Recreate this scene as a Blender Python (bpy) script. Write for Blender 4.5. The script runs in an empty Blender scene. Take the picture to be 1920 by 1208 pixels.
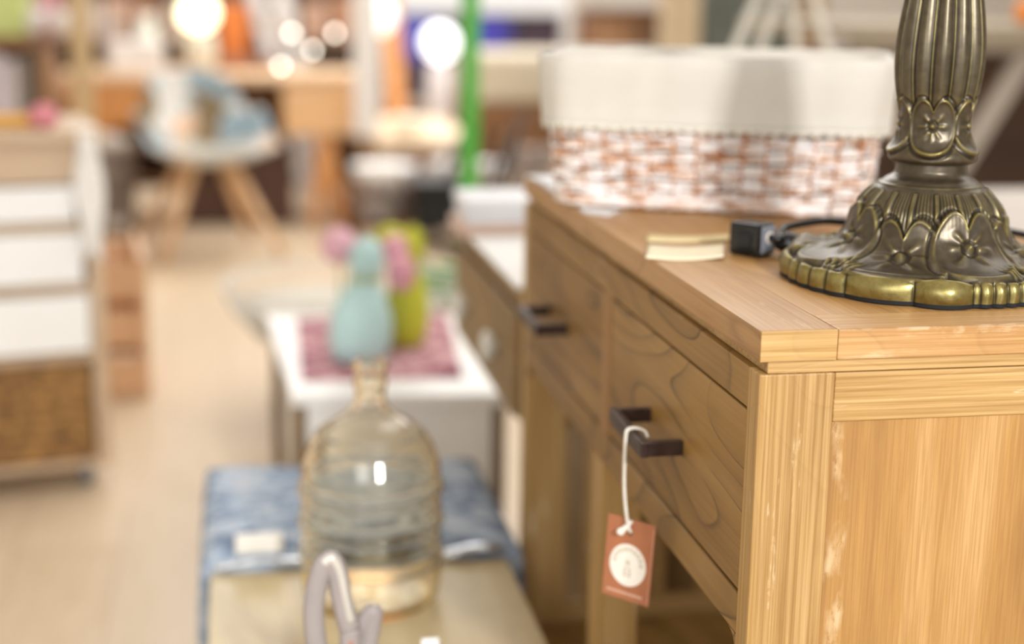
import bpy, bmesh, math, random
import numpy as np
from mathutils import Vector, Matrix, noise as mnoise
random.seed(7); rng = np.random.default_rng(7)
sc = bpy.context.scene
COL = sc.collection
PI = math.pi
rad = math.radians

# ------------------------------------------------------------------ camera
F = 2800.0                                    # focal length in pixels of the 1920 frame
YAW, PITCH, ROLL = rad(10.553), rad(12.596), rad(0.829)
fw = Vector((math.sin(YAW)*math.cos(PITCH), math.cos(YAW)*math.cos(PITCH), -math.sin(PITCH)))
r0 = fw.cross(Vector((0, 0, 1))).normalized(); u0 = r0.cross(fw)
RT = math.cos(ROLL)*r0 + math.sin(ROLL)*u0; UP = RT.cross(fw)
CAM = Vector((-0.343, -0.928, 1.022))
cd = bpy.data.cameras.new('camera'); cam = bpy.data.objects.new('camera', cd); COL.objects.link(cam)
cam.matrix_world = Matrix(((RT.x, UP.x, -fw.x, CAM.x), (RT.y, UP.y, -fw.y, CAM.y), (RT.z, UP.z, -fw.z, CAM.z), (0, 0, 0, 1)))
cd.sensor_width = 36; cd.lens = 36*F/1920; cd.clip_start = .05; cd.clip_end = 60
cd.dof.use_dof = True; cd.dof.focus_distance = 1.05; cd.dof.aperture_fstop = 2.4
sc.camera = cam

# ------------------------------------------------------------------ view, world, light
vs = sc.view_settings
sc.display_settings.display_device = 'sRGB'
vs.view_transform = 'Standard'; vs.look = 'None'; vs.gamma = 1; vs.use_curve_mapping = False
vs.exposure = 0.0
sc.cycles.use_denoising = True
sc.cycles.max_bounces = 12; sc.cycles.transmission_bounces = 12; sc.cycles.transparent_max_bounces = 12
sc.cycles.sample_clamp_indirect = 8
w = bpy.data.worlds.new('shop_daylight'); sc.world = w; w.use_nodes = True
w.node_tree.nodes['Background'].inputs[0].default_value = (.96, .985, 1.0, 1)
w.node_tree.nodes['Background'].inputs[1].default_value = 0.9

def area_light(name, loc, target, size, power, color=(1, 1, 1), size_y=None):
    d = bpy.data.lights.new(name, 'AREA'); d.energy = power; d.color = color; d.size = size
    if size_y: d.shape = 'RECTANGLE'; d.size_y = size_y
    o = bpy.data.objects.new(name, d); COL.objects.link(o); o.location = loc
    o.rotation_euler = (Vector(target)-Vector(loc)).to_track_quat('-Z', 'Y').to_euler()
    return o
area_light('window_light', (0.36, -2.3, 1.75), (.15, .3, .8), .17, 62, (1, .99, .98))
area_light('left_fill', (-1.3, -2.5, 1.5), (-.15, 1.9, .2), 1.2, 24, (.97, .99, 1))  # unseen fill light, added to brighten the front of the white bench
area_light('ceiling_bank', (1.2, 2.2, 3.0), (.6, 2.4, 0), 2.2, 78, (.97, .99, 1), 5.5)
area_light('ceiling_bank_far', (0.6, 6.2, 3.0), (.4, 6.0, 0), 4.5, 225, (.98, .99, 1), 3.5)

# ------------------------------------------------------------------ helpers
def ray(px, py): return (px-960)/F*RT - (py-604)/F*UP + fw
def on_z(px, py, z): d = ray(px, py); return CAM + d*((z-CAM.z)/d.z)
def on_y(px, py, y): d = ray(px, py); return CAM + d*((y-CAM.y)/d.y)
def on_x(px, py, x): d = ray(px, py); return CAM + d*((x-CAM.x)/d.x)

def lin(c):
    if isinstance(c, str):
        c = c.lstrip('#'); c = [int(c[i:i+2], 16)/255 for i in (0, 2, 4)]
    return tuple((v/12.92 if v <= .04045 else ((v+.055)/1.055)**2.4) for v in c[:3]) + (1,)

class NT:
    def __init__(s, name):
        s.m = bpy.data.materials.new(name); s.m.use_nodes = True
        s.t = s.m.node_tree; s.b = s.t.nodes['Principled BSDF']; s.l = s.t.links
    def n(s, typ, **kw):
        x = s.t.nodes.new(typ)
        for k, v in kw.items(): setattr(x, k, v)
        return x
    def val(s, sock, v):
        if hasattr(v, 'links') or isinstance(v, bpy.types.NodeSocket): s.l.new(v, sock)
        else: sock.default_value = v
    def tex(s, kind='Object'): return s.n('ShaderNodeTexCoord').outputs[kind]
    def map(s, vec, scale=(1, 1, 1), loc=(0, 0, 0), rot=(0, 0, 0)):
        x = s.n('ShaderNodeMapping'); s.l.new(vec, x.inputs[0])
        x.inputs['Scale'].default_value = scale; s.val(x.inputs['Location'], loc); x.inputs['Rotation'].default_value = rot
        return x.outputs[0]
    def noise(s, vec, scale=5, detail=2, rough=.5, dist=0, w=None):
        x = s.n('ShaderNodeTexNoise')
        if w is not None: x.noise_dimensions = '4D'; s.val(x.inputs['W'], w)
        s.l.new(vec, x.inputs['Vector']); x.inputs['Scale'].default_value = scale; x.inputs['Detail'].default_value = detail
        x.inputs['Roughness'].default_value = rough; x.inputs['Distortion'].default_value = dist
        return x.outputs[0]
    def math(s, op, a, b=0., c=0.):
        x = s.n('ShaderNodeMath', operation=op); s.val(x.inputs[0], a); s.val(x.inputs[1], b); s.val(x.inputs[2], c); return x.outputs[0]
    def ramp(s, fac, stops, interp='LINEAR'):
        x = s.n('ShaderNodeValToRGB'); e = x.color_ramp; e.interpolation = interp
        while len(e.elements) < len(stops): e.elements.new(.5)
        for el, (p, c) in zip(e.elements, stops):
            el.position = p; el.color = c if len(c) == 4 else (*c, 1)
        s.l.new(fac, x.inputs[0]); return x.outputs[0]
    def mix(s, fac, a, b, mode='MIX'):
        x = s.n('ShaderNodeMix', data_type='RGBA', blend_type=mode)
        s.val(x.inputs[0], fac); s.val(x.inputs[6], a); s.val(x.inputs[7], b); return x.outputs[2]
    def bump(s, h, strength=.3, dist=.002):
        x = s.n('ShaderNodeBump'); x.inputs['Strength'].default_value = strength; x.inputs['Distance'].default_value = dist
        s.l.new(h, x.inputs['Height']); s.l.new(x.outputs[0], s.b.inputs['Normal'])
    def set(s, **kw):
        for k, v in kw.items(): s.val(s.b.inputs[k.replace('_', ' ')], v)
        return s.m

_mats = {}
def plain(col, rough=.55, metal=0., var=.06, scale=14, name=None, bump=0., spec=.4):
    """procedural paint / plastic / cloth: base colour with gentle real mottling"""
    key = (str(col), rough, metal, var, scale, bump)
    if key in _mats: return _mats[key]
    s = NT(name or 'finish'); c = lin(col)
    f = s.noise(s.tex(), scale, 4)
    d = tuple(max(0, v*(1-var*2)) for v in c[:3])+(1,); l = tuple(min(1, v*(1+var)) for v in c[:3])+(1,)
    s.set(Base_Color=s.ramp(f, [(.3, d), (.7, l)]), Roughness=rough, Metallic=metal, Specular_IOR_Level=spec)
    if bump: s.bump(s.noise(s.tex(), scale*18, 3), bump, .001)
    _mats[key] = s.m; return s.m

def wood(name, dark, mid, light, axis='y', line=.6, rough=.45, worn=0., scale=1., fibre=1., seedw=0., rings_n=13.):
    s = NT(name)
    ri = s.n('ShaderNodeObjectInfo').outputs['Random']
    W = s.math('MULTIPLY_ADD', ri, 9.0, seedw)
    k = .12
    st = {'x': (k, 1, 1), 'y': (1, k, 1), 'z': (1, 1, k)}[axis]
    k3 = .26; s3 = {'x': (k3, 1, 1), 'y': (1, k3, 1), 'z': (1, 1, k3)}[axis]
    kk = .012
    sf = {'x': (kk, 1, 1), 'y': (1, kk, 1), 'z': (1, 1, kk)}[axis]
    o = s.tex()
    broad = s.noise(s.map(o, tuple(v*scale for v in st)), 9, 3, .55, .6, W)
    field = s.noise(s.map(o, tuple(v*scale for v in s3)), 7.5, 1.6, .35, .35, W)
    rings = s.math('FRACT', s.math('MULTIPLY', field, rings_n))
    lines = s.ramp(rings, [(0, (0, 0, 0)), (.55, (.06, .06, .06)), (.90, (.3, .3, .3)), (.965, (1, 1, 1)), (1, (0, 0, 0))])
    fib = s.noise(s.map(o, tuple(v*scale for v in sf)), 800, 3, .65, 0, W)
    fib2 = s.noise(s.map(o, tuple(v*scale for v in (sf[0]*2, sf[1]*2, sf[2]*2))), 170, 4, .65, 0, W)
    col = s.ramp(broad, [(.30, lin(dark)), (.5, lin(mid)), (.70, lin(light))])
    col = s.mix(s.math('MULTIPLY', s.ramp(fib, [(.38, (1, 1, 1)), (.62, (0, 0, 0))]), .32*fibre), col, lin(dark), 'MIX')
    col = s.mix(s.math('MULTIPLY', s.ramp(fib2, [(.42, (0, 0, 0)), (.66, (1, 1, 1))]), .45*fibre), col, lin(light), 'MIX')
    breakup = s.ramp(s.noise(o, 7/scale, 3, .5, 0, W), [(.36, (.15, .15, .15)), (.54, (1, 1, 1))])
    dk = tuple(v*.26 for v in lin(dark)[:3])+(1,)
    col = s.mix(s.math('MULTIPLY', s.math('MULTIPLY', lines, breakup), line), col, dk)
    if worn:
        p = s.noise(s.map(o, tuple(v*3.2 for v in st)), 13, 5, .7, 0, W)
        pt = s.noise(o, 30, 6, .7, 0, W)
        wm = s.math('MULTIPLY', s.ramp(p, [(.60, (0, 0, 0)), (.66, (1, 1, 1))]), s.ramp(pt, [(.45, (0, 0, 0)), (.56, (1, 1, 1))]))
        col = s.mix(s.math('MULTIPLY', wm, worn), col, lin('#f3dfbc'))
    s.set(Base_Color=col, Roughness=s.ramp(broad, [(.3, (rough+.08,)*3), (.7, (rough-.06,)*3)]), Specular_IOR_Level=.42)
    s.bump(s.math('ADD', fib, s.math('MULTIPLY', lines, -1.2)), .22, .0006)
    return s.m

def link(name, me, mat=None, parent=None, loc=None, rot=None):
    o = bpy.data.objects.new(name, me); COL.objects.link(o)
    if mat is not None:
        for m in (mat if isinstance(mat, (list, tuple)) else [mat]): me.materials.append(m)
    if parent is not None: o.parent = parent
    if loc is not None: o.location = loc
    if rot is not None: o.rotation_euler = rot
    return o

def bm_obj(name, bm, mat=None, parent=None, bev=0., smooth=False, sub=0, loc=None, rot=None, seg=2):
    me = bpy.data.meshes.new(name); bmesh.ops.recalc_face_normals(bm, faces=bm.faces); bm.to_mesh(me); bm.free()
    if smooth:
        for p in me.polygons: p.use_smooth = True
    o = link(name, me, mat, parent, loc, rot)
    if bev:
        b = o.modifiers.new('bevel', 'BEVEL'); b.width = bev; b.segments = seg; b.limit_method = 'ANGLE'; b.angle_limit = rad(40)
        b.harden_normals = False
    if sub:
        b = o.modifiers.new('sub', 'SUBSURF'); b.levels = sub; b.render_levels = sub
    return o

def add_box(bm, x0, x1, y0, y1, z0, z1, M=None):
    v = [bm.verts.new(M @ Vector(p) if M else p) for p in ((x0,y0,z0),(x1,y0,z0),(x1,y1,z0),(x0,y1,z0),(x0,y0,z1),(x1,y0,z1),(x1,y1,z1),(x0,y1,z1))]
    for f in ((0,3,2,1),(4,5,6,7),(0,1,5,4),(1,2,6,5),(2,3,7,6),(3,0,4,7)): bm.faces.new([v[i] for i in f])
    return v

def box(name, x0, x1, y0, y1, z0, z1, mat, parent=None, bev=.0015, loc=None, rot=None):
    bm = bmesh.new(); add_box(bm, x0, x1, y0, y1, z0, z1)
    return bm_obj(name, bm, mat, parent, bev, loc=loc, rot=rot)

def bar(name, a, b, wd, th, mat, parent=None, w2=None, t2=None, bev=.002, side=None):
    """tapered rectangular bar from a to b"""
    a, b = Vector(a), Vector(b); d = (b-a).normalized()
    s = Vector(side) if side else Vector((1, 0, 0))
    if abs(d.dot(s)) > .95: s = Vector((0, 1, 0))
    n = d.cross(s).normalized(); s = n.cross(d).normalized()
    w2 = wd if w2 is None else w2; t2 = th if t2 is None else t2
    bm = bmesh.new(); vs_ = []
    for p, ww, tt in ((a, wd, th), (b, w2, t2)):
        for i, j in ((-1,-1),(1,-1),(1,1),(-1,1)): vs_.append(bm.verts.new(p + s*i*ww/2 + n*j*tt/2))
    for f in ((0,3,2,1),(4,5,6,7),(0,1,5,4),(1,2,6,5),(2,3,7,6),(3,0,4,7)): bm.faces.new([vs_[i] for i in f])
    return bm_obj(name, bm, mat, parent, bev)

def add_grid(bm, pts, closed_u=False, closed_v=False):
    """pts[i][j] -> quads"""
    V = [[bm.verts.new(p) for p in row] for row in pts]
    nu, nv = len(V), len(V[0])
    for i in range(nu if closed_u else nu-1):
        for j in range(nv if closed_v else nv-1):
            bm.faces.new((V[i][j], V[(i+1) % nu][j], V[(i+1) % nu][(j+1) % nv], V[i][(j+1) % nv]))
    return V

def add_lathe(bm, prof, n=48, c=(0, 0, 0), sx=1., sy=1., cap0=False, cap1=False):
    c = Vector(c)
    V = add_grid(bm, [[c+Vector((r*sx*math.cos(2*PI*j/n), r*sy*math.sin(2*PI*j/n), z)) for j in range(n)] for r, z in prof], closed_v=True)
    if cap0: bm.faces.new(V[0])
    if cap1: bm.faces.new(V[-1])

def lathe(name, prof, mat, parent=None, n=48, c=(0, 0, 0), loc=None, rot=None, cap0=True, cap1=True, sx=1., sy=1., smooth=True, sub=0):
    bm = bmesh.new(); add_lathe(bm, prof, n, c, sx, sy, cap0, cap1)
    return bm_obj(name, bm, mat, parent, smooth=smooth, loc=loc, rot=rot, sub=sub)

def catmull(pts, n=8):
    P = [Vector(p) for p in pts]; out = []
    for i in range(len(P)-1):
        p0 = P[max(i-1, 0)]; p1 = P[i]; p2 = P[i+1]; p3 = P[min(i+2, len(P)-1)]
        for k in range(n):
            t = k/n
            out.append(.5*((2*p1)+(-p0+p2)*t+(2*p0-5*p1+4*p2-p3)*t*t+(-p0+3*p1-3*p2+p3)*t**3))
    out.append(P[-1]); return out

def add_tube(bm, pts, r, n=8, flat=1., closed=False, cap=True):
    pts = [Vector(p) for p in pts]; rs = r if isinstance(r, (list, tuple)) else [r]*len(pts)
    N = len(pts); prev = None; rows = []
    for i, p in enumerate(pts):
        if closed: d = pts[(i+1) % N]-pts[i-1]
        else: d = pts[min(i+1, N-1)]-pts[max(i-1, 0)]
        d.normalize()
        if prev is None:
            a = Vector((0, 0, 1)) if abs(d.z) < .9 else Vector((1, 0, 0))
            s = d.cross(a).normalized()
        else:
            s = (prev-d*prev.dot(d)).normalized()
        prev = s; t = d.cross(s)
        rows.append([p+s*rs[i]*math.cos(2*PI*k/n)+t*rs[i]*flat*math.sin(2*PI*k/n) for k in range(n)])
    V = add_grid(bm, rows, closed_u=closed, closed_v=True)
    if cap and not closed: bm.faces.new(V[0]); bm.faces.new(V[-1])

def tube(name, pts, r, mat, parent=None, n=10, flat=1., closed=False):
    bm = bmesh.new(); add_tube(bm, pts, r, n, flat, closed)
    return bm_obj(name, bm, mat, parent, smooth=True)

def thing(name, label, cat, group=None, loc=(0, 0, 0), rz=0.):
    o = bpy.data.objects.new(name, None); COL.objects.link(o); o.empty_display_size = .05
    o.location = loc; o.rotation_euler = (0, 0, rz)
    o['label'] = label; o['category'] = cat
    if group: o['group'] = group
    return o
def tag(o, label, cat, group=None):
    o['label'] = label; o['category'] = cat
    if group: o['group'] = group
    return o
def struct(o): o['kind'] = 'structure'; return o
def clone(root, loc, rz=None, label=None):
    r = root.copy(); COL.objects.link(r); r.location = loc
    if rz is not None: r.rotation_euler = (0, 0, rz)
    if label: r['label'] = label
    for ch in list(root.children):
        c = ch.copy(); COL.objects.link(c); c.parent = r
        for g in list(ch.children):
            d = g.copy(); COL.objects.link(d); d.parent = c
    return r

# ------------------------------------------------------------------ the room
def floor_mat():
    s = NT('floor_boards'); o = s.tex()
    br = s.n('ShaderNodeTexBrick'); s.l.new(s.map(o, (1, 1, 1), rot=(0, 0, rad(90))), br.inputs[0])
    br.offset = .37; br.inputs['Scale'].default_value = 1.0; br.inputs['Brick Width'].default_value = 1.3; br.inputs['Row Height'].default_value = .19
    br.inputs['Mortar Size'].default_value = .0025; br.inputs['Mortar Smooth'].default_value = .2
    br.inputs['Color1'].default_value = lin('#d2bc9e'); br.inputs['Color2'].default_value = lin('#c7af90'); br.inputs['Mortar'].default_value = lin('#b89c7c')
    f = s.noise(s.map(o, (14, 1, 1)), 5, 5, .6)
    c = s.mix(s.math('MULTIPLY', s.ramp(f, [(.35, (0, 0, 0)), (.7, (1, 1, 1))]), .45), br.outputs[0], lin('#e0cfb6'))
    s.set(Base_Color=c, Roughness=.38, Specular_IOR_Level=.45); return s.m
FLOOR = floor_mat()
def wall_mat(c, nm): return plain(c, .85, 0, .03, 2.5, nm, .1)
struct(box('floor', -3.4, 5.2, -3.0, 8.8, -.05, 0, FLOOR, bev=0))
struct(box('wall_back', -3.4, 5.2, 8.8, 8.95, -.05, 3.3, wall_mat('#d9d2c8', 'back_wall_paint'), bev=0))
struct(box('wall_left', -3.55, -3.4, -3.0, 8.95, -.05, 3.3, wall_mat('#e6e3de', 'side_wall_paint'), bev=0))
struct(box('wall_right', 5.2, 5.35, -3.0, 8.95, -.05, 3.3, wall_mat('#c9c0b2', 'right_wall_paint'), bev=0))
struct(box('ceiling', -3.55, 5.35, -3.0, 8.95, 3.3, 3.4, wall_mat('#efeeec', 'ceiling_paint'), bev=0))
struct(box('baseboard_back', -3.4, 5.2, 8.77, 8.8, 0, .1, plain('#efe9df', .5), bev=.003))
struct(box('baseboard_left', -3.4, -3.375, -3.0, 8.77, 0, .1, plain('#efe9df', .5), bev=.003))

# ------------------------------------------------------------------ console table
WP = dict(dark='#8c6636', mid='#b08a50', light='#d6b27a')
WX = wood('console_wood_across', axis='x', line=.1, worn=.85, fibre=1.5, **WP)
WZ = wood('console_wood_upright', axis='z', line=.08, worn=.6, fibre=1.3, seedw=3., **WP)
WY = wood('console_wood_long', '#7c5c2c', '#98733c', '#b38d50', axis='y', line=.85, worn=.2, seedw=5., fibre=.8, rings_n=12.)  # front-face wood: darker copy with that side's shade put into the colour
WD = wood('console_drawer_wood', '#75562a', '#956f38', '#af894c', axis='y', line=1.0, worn=0, seedw=11.4, fibre=.7, scale=1.0, rings_n=13.)  # drawer fronts, likewise toned darker for the shaded side
WT = wood('console_top_wood', '#93693c', '#b0844f', '#cba272', axis='y', line=.3, worn=.3, seedw=8.)
WTX = wood('console_top_wood_across', '#93693c', '#b58850', '#d0a673', axis='x', fibre=1.4, line=.12, worn=.3, seedw=2.)
def panel_mat():
    s = NT('console_side_panel_wood'); o = s.tex()
    m = s.map(o, (1, 1, .10), rot=(0, rad(6), 0))
    broad = s.noise(m, 26, 4, .6, .4)
    fib = s.noise(s.map(o, (1, 1, .02), rot=(0, rad(6), 0)), 800, 3, .6)
    col = s.ramp(broad, [(.28, lin('#946a38')), (.5, lin('#b0854a')), (.72, lin('#c8a069'))])
    col = s.mix(s.math('MULTIPLY', s.ramp(fib, [(.4, (1, 1, 1)), (.6, (0, 0, 0))]), .35), col, lin('#8a5c28'))
    # scuffed pale streak running down beside the post
    g = s.n('ShaderNodeSeparateXYZ'); s.l.new(o, g.inputs[0])
    wob = s.math('MULTIPLY', s.noise(s.map(o, (1, 1, 1)), 28, 3), .014)
    dx = s.math('ABSOLUTE', s.math('SUBTRACT', s.math('SUBTRACT', g.outputs[0], wob), .0575))
    band = s.ramp(dx, [(0.0, (1, 1, 1)), (.004, (1, 1, 1)), (.0065, (0, 0, 0))])
    spots = s.ramp(s.noise(s.map(o, (1, 1, .35)), 260, 4, .7), [(.36, (0, 0, 0)), (.5, (1, 1, 1))])
    big = s.ramp(s.noise(s.map(o, (1, 1, .5)), 40, 3), [(.46, (0, 0, 0)), (.60, (1, 1, 1))])
    col = s.mix(s.math('MULTIPLY', s.math('MULTIPLY', s.math('MULTIPLY', band, spots), big), .42), col, lin('#f0d9b2'))
    s.set(Base_Color=col, Roughness=.5); s.bump(fib, .2, .0005); return s.m
PANEL = panel_mat()
L = .846; DX = .40
ct = thing('console_table', 'golden brown wooden console table with two drawers and dark metal pulls, in front at right', 'table')
# top: long front board, breadboard end, inner panel
box('end_strip', 0.0001, .0546, 0, .0016, .7786, .7999, WX, ct, .0006)
box('top_board', 0, .0547, .0016, L, .7785, .80, WT, ct, .0013)
box('top_board', .0549, DX, 0, .0462, .7785, .80, WTX, ct, .0013)
box('top_panel', .0549, DX-.0551, .0467, L-.0467, .7785, .7996, wood('console_top_panel_wood', '#9a6e3c', '#b5884f', '#cda26c', axis='y', line=.35, worn=.1, seedw=4.), ct, .0006)
box('top_board', .0549, DX, L-.0462, L, .7785, .80, WTX, ct, .0013)
box('top_board', DX-.0547, DX, .0467, L-.0467, .7785, .80, WT, ct, .0013)
box('sub_top', .0065, DX-.0035, .0022, L-.003, .7697, .7787, WX, ct, .001)
LY = .0245
for (x0, x1) in ((.0008, .0548), (DX-.0548, DX-.0008)):
    for (y0, y1) in ((.0004, LY), (L-LY, L-.0004)):
        box('leg', x0, x1, y0, y1, 0, .7697, WZ, ct, .0012)
def side(y0, y1, near):
    box('side_rail', .0549, DX-.0549, y0, y1, .7345, .7694, WX, ct, .0009)
    yy = y0+.0022 if near else y0
    box('side_panel', .0549, DX-.0549, yy, y1-.004, .25, .7342, PANEL, ct, .0004)
    box('side_rail', .0549, DX-.0549, y0, y1, .20, .2498, WX, ct, .0009)
side(.0008, .0200, True)
box('side_rail', .0549, DX-.0549, L-.02, L-.0008, .7345, .7694, WX, ct, .0009); box('side_rail', .0549, DX-.0549, L-.02, L-.0008, .20, .2498, WX, ct, .0009)
for i in range(4): box('side_slat', .083+i*.075, .083+i*.075+.034, L-.018, L-.006, .2500, .7343, WZ, ct, .0009)
# front framing
box('front_rail', .0012, .022, LY+.0001, L-LY-.0001, .7405, .7695, WY, ct, .0008)
box('front_rail', .0012, .022, LY+.0001, L-LY-.0001, .571, .6015, WY, ct, .0015)
box('drawer_divider', .0012, .022, .4085, .4405, .6017, .7403, wood('console_divider_wood', '#7d572d', '#9a6f3d', '#b58a55', axis='z', line=.3), ct, .0008)
box('leg', .0012, .042, .428, .470, 0, .5708, WZ, ct, .0012)
box('back_panel', DX-.012, DX-.004, LY, L-LY, .571, .769, WY, ct, .001)
# small brackets under the rail, round inner corners
for yc, sg in ((LY, 1), (L-LY, -1)):
    bm = bmesh.new(); pr = [(0, 0)]+[(sg*(.016-.016*math.sin(t)), -(.016-.016*math.cos(t))) for t in [i*PI/16 for i in range(9)]]
    f = [[bm.verts.new((x, yc+a, .571+b)) for a, b in pr] for x in (.0012, .022)]
    for i in range(len(pr)): bm.faces.new((f[0][i], f[0][(i+1) % len(pr)], f[1][(i+1) % len(pr)], f[1][i]))
    bm.faces.new(f[0]); bm.faces.new(f[1]); bm_obj('corner_bracket', bm, WY, ct)
IRON = plain('#4a3b36', .38, .75, .18, 60, 'dark_iron', .25)
def drawer(y0, y1, hy):
    d = box('drawer', .0018, .34, y0, y1, .6045, .7380, WD, ct, .0012)
    z = .6655; a, b = hy
    bm = bmesh.new()
    add_box(bm, -.0335, -.0265, a, b, z-.0065, z+.0065)
    add_box(bm, -.0266, .0022, a+.0006, a+.0085, z-.006, z+.006)
    add_box(bm, -.0266, .0022, b-.0085, b-.0006, z-.006, z+.006)
    bm_obj('handle', bm, IRON, d, .0008)
drawer(.0262, .4068, (.168, .272))
drawer(.4422, L-.0262, (.594, .698))
# lower shelf with upright slats at the back
box('lower_shelf', .012, DX-.012, LY, L-LY, .205, .225, WY, ct, .001)
for i in range(6):
    y = .10+i*.125
    box('slat', DX-.03, DX-.012, y, y+.045, .2252, .5708, WZ, ct, .001)

# ------------------------------------------------------------------ price tag on its string
T0 = Vector((-.0455, .2165, .5965)); ph = rad(50)
dX = Vector((math.cos(ph), -math.sin(ph), 0)); dZ = Vector((-.055, .0, -1)).normalized(); dZ = (dZ - dX*dZ.dot(dX)*.0)
dN = dX.cross(dZ).normalized()
TW, TH = .0475, .0705
def tagp(a, b, h=0.): return T0 + dX*a*TW + dZ*b*TH + dN*h
sidecam = 1 if (CAM-T0).dot(dN) > 0 else -1
pt = thing('price_tag', 'reddish brown price tag with a cream disc, hanging by string from the nearer drawer pull', 'tag')
bm = bmesh.new()
v = [bm.verts.new(tagp(a, b, h)) for h in (-.0004, .0004) for a, b in ((0, 0), (1, 0), (1, 1), (0, 1))]
for f in ((0,3,2,1),(4,5,6,7),(0,1,5,4),(1,2,6,5),(2,3,7,6),(3,0,4,7)): bm.faces.new([v[i] for i in f])
bm_obj('card', bm, plain('#b0714f', .6, 0, .05, 40, 'tag_card'), pt, .0003)
def disc(name, ca, cb, ra, rb, mat, h, n=48):
    bm = bmesh.new(); lo = []; hi = []
    for i in range(n):
        t = 2*PI*i/n; p = T0 + dX*(ca*TW+ra*math.cos(t)) + dZ*(cb*TH+rb*math.sin(t))
        lo.append(bm.verts.new(p+dN*sidecam*.0003)); hi.append(bm.verts.new(p+dN*sidecam*h))
    bm.faces.new(hi)
    for i in range(n): bm.faces.new((lo[i], lo[(i+1) % n], hi[(i+1) % n], hi[i]))
    return bm_obj(name, bm, mat, pt)
disc('round_label', .50, .565, .0182, .0182, plain('#f6efe4', .6, 0, .02, 40, 'tag_disc'), .0006)
disc('eyelet', .50, .175, .0016, .0016, plain('#3d3326', .6), .0006, 16)
INK = plain('#b5a78f', .7, 0, .02, 40, 'tag_ink')
nn = dN*sidecam; upv = -dZ; cen = T0+dX*.5*TW+dZ*.565*TH
# the print is too small to read in the photo: rows of tiny letter-like strokes
def strokes(name, items, mat):
    bm = bmesh.new()
    for o_, ex, ey, w_, h_ in items:
        v = [bm.verts.new(o_+ex*i*w_/2+ey*j*h_/2+nn*k) for k in (.0005, .00085) for i, j in ((-1, -1), (1, -1), (1, 1), (-1, 1))]
        for f in ((0,3,2,1),(4,5,6,7),(0,1,5,4),(1,2,6,5),(2,3,7,6),(3,0,4,7)): bm.faces.new([v[i] for i in f])
    return bm_obj(name, bm, mat, pt)
it = []; pr_ = random.Random(3)
for i in range(10):
    a = rad(170-160*i/9); t = a-PI/2
    o_ = cen + dX*.0138*math.cos(a) + upv*.0138*math.sin(a)
    ex = dX*math.cos(t)+upv*math.sin(t); ey = -dX*math.sin(t)+upv*math.cos(t)
    it += [(o_-ex*.0010, ex, ey, .0006, .0036), (o_+ex*.0009, ex, ey, .0006, .0036), (o_+ey*pr_.choice((-.0014, 0, .0014)), ex, ey, .0020, .0006)]
for dy_, wd_ in ((.0034, .0030), (.0008, .0038), (-.0030, .0062), (-.0062, .0078), (-.0090, .0066)):
    for q in (-1, 1): it.append((cen+upv*dy_+dX*q*wd_*.42, dX, upv, .0007, .0024))
    it.append((cen+upv*dy_, dX, upv, wd_*.8, .0006))
strokes('printing', it, INK)
strokes('bottom_line', [(T0+dX*(.12+.72*i/25)*TW+dZ*.915*TH, dX, upv, .0009, pr_.uniform(.0014, .0024)) for i in range(26)], plain('#edc4ac', .6))
bar('edge_strip', tagp(.978, .05, .0005*sidecam), tagp(.965, .97, .0005*sidecam), .0009, .0004, plain('#d9a184', .6), pt, bev=0)
STRING = plain('#f2ece0', .8, 0, .05, 200, 'string_cotton', .3)
hole = tagp(.50, .165, .0012*sidecam); yb = .2015
top_ = Vector((-.030, yb, .6738))
pts = catmull([(-.0225, yb-.012, .6700), (-.0235, yb-.006, .6735), (-.0300, yb-.001, .6747), (-.0360, yb+.001, .6725), (-.0372, yb+.001, .664), (-.0372, yb+.002, .645), (-.0365, yb+.002, .620), hole+Vector((-.003, .001, .012)), hole+Vector((0, 0, .001))], 8)
tube('string', pts, .0011, STRING, pt, 8)
pts2 = [p+Vector((.0004, -.0016, 0)) for p in pts]
tube('string', pts2, .0010, STRING, pt, 8)
tube('string_knot', catmull([hole+Vector((.001, -.0005, .011)), hole+Vector((-.002, .001, .006)), hole+Vector((-.0065, .003, .0015)), hole+Vector((-.0075, .004, -.0005))], 5), [.0016]*5+[.0026]*5+[.0034]*5+[.0030], STRING, pt, 8)

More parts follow.
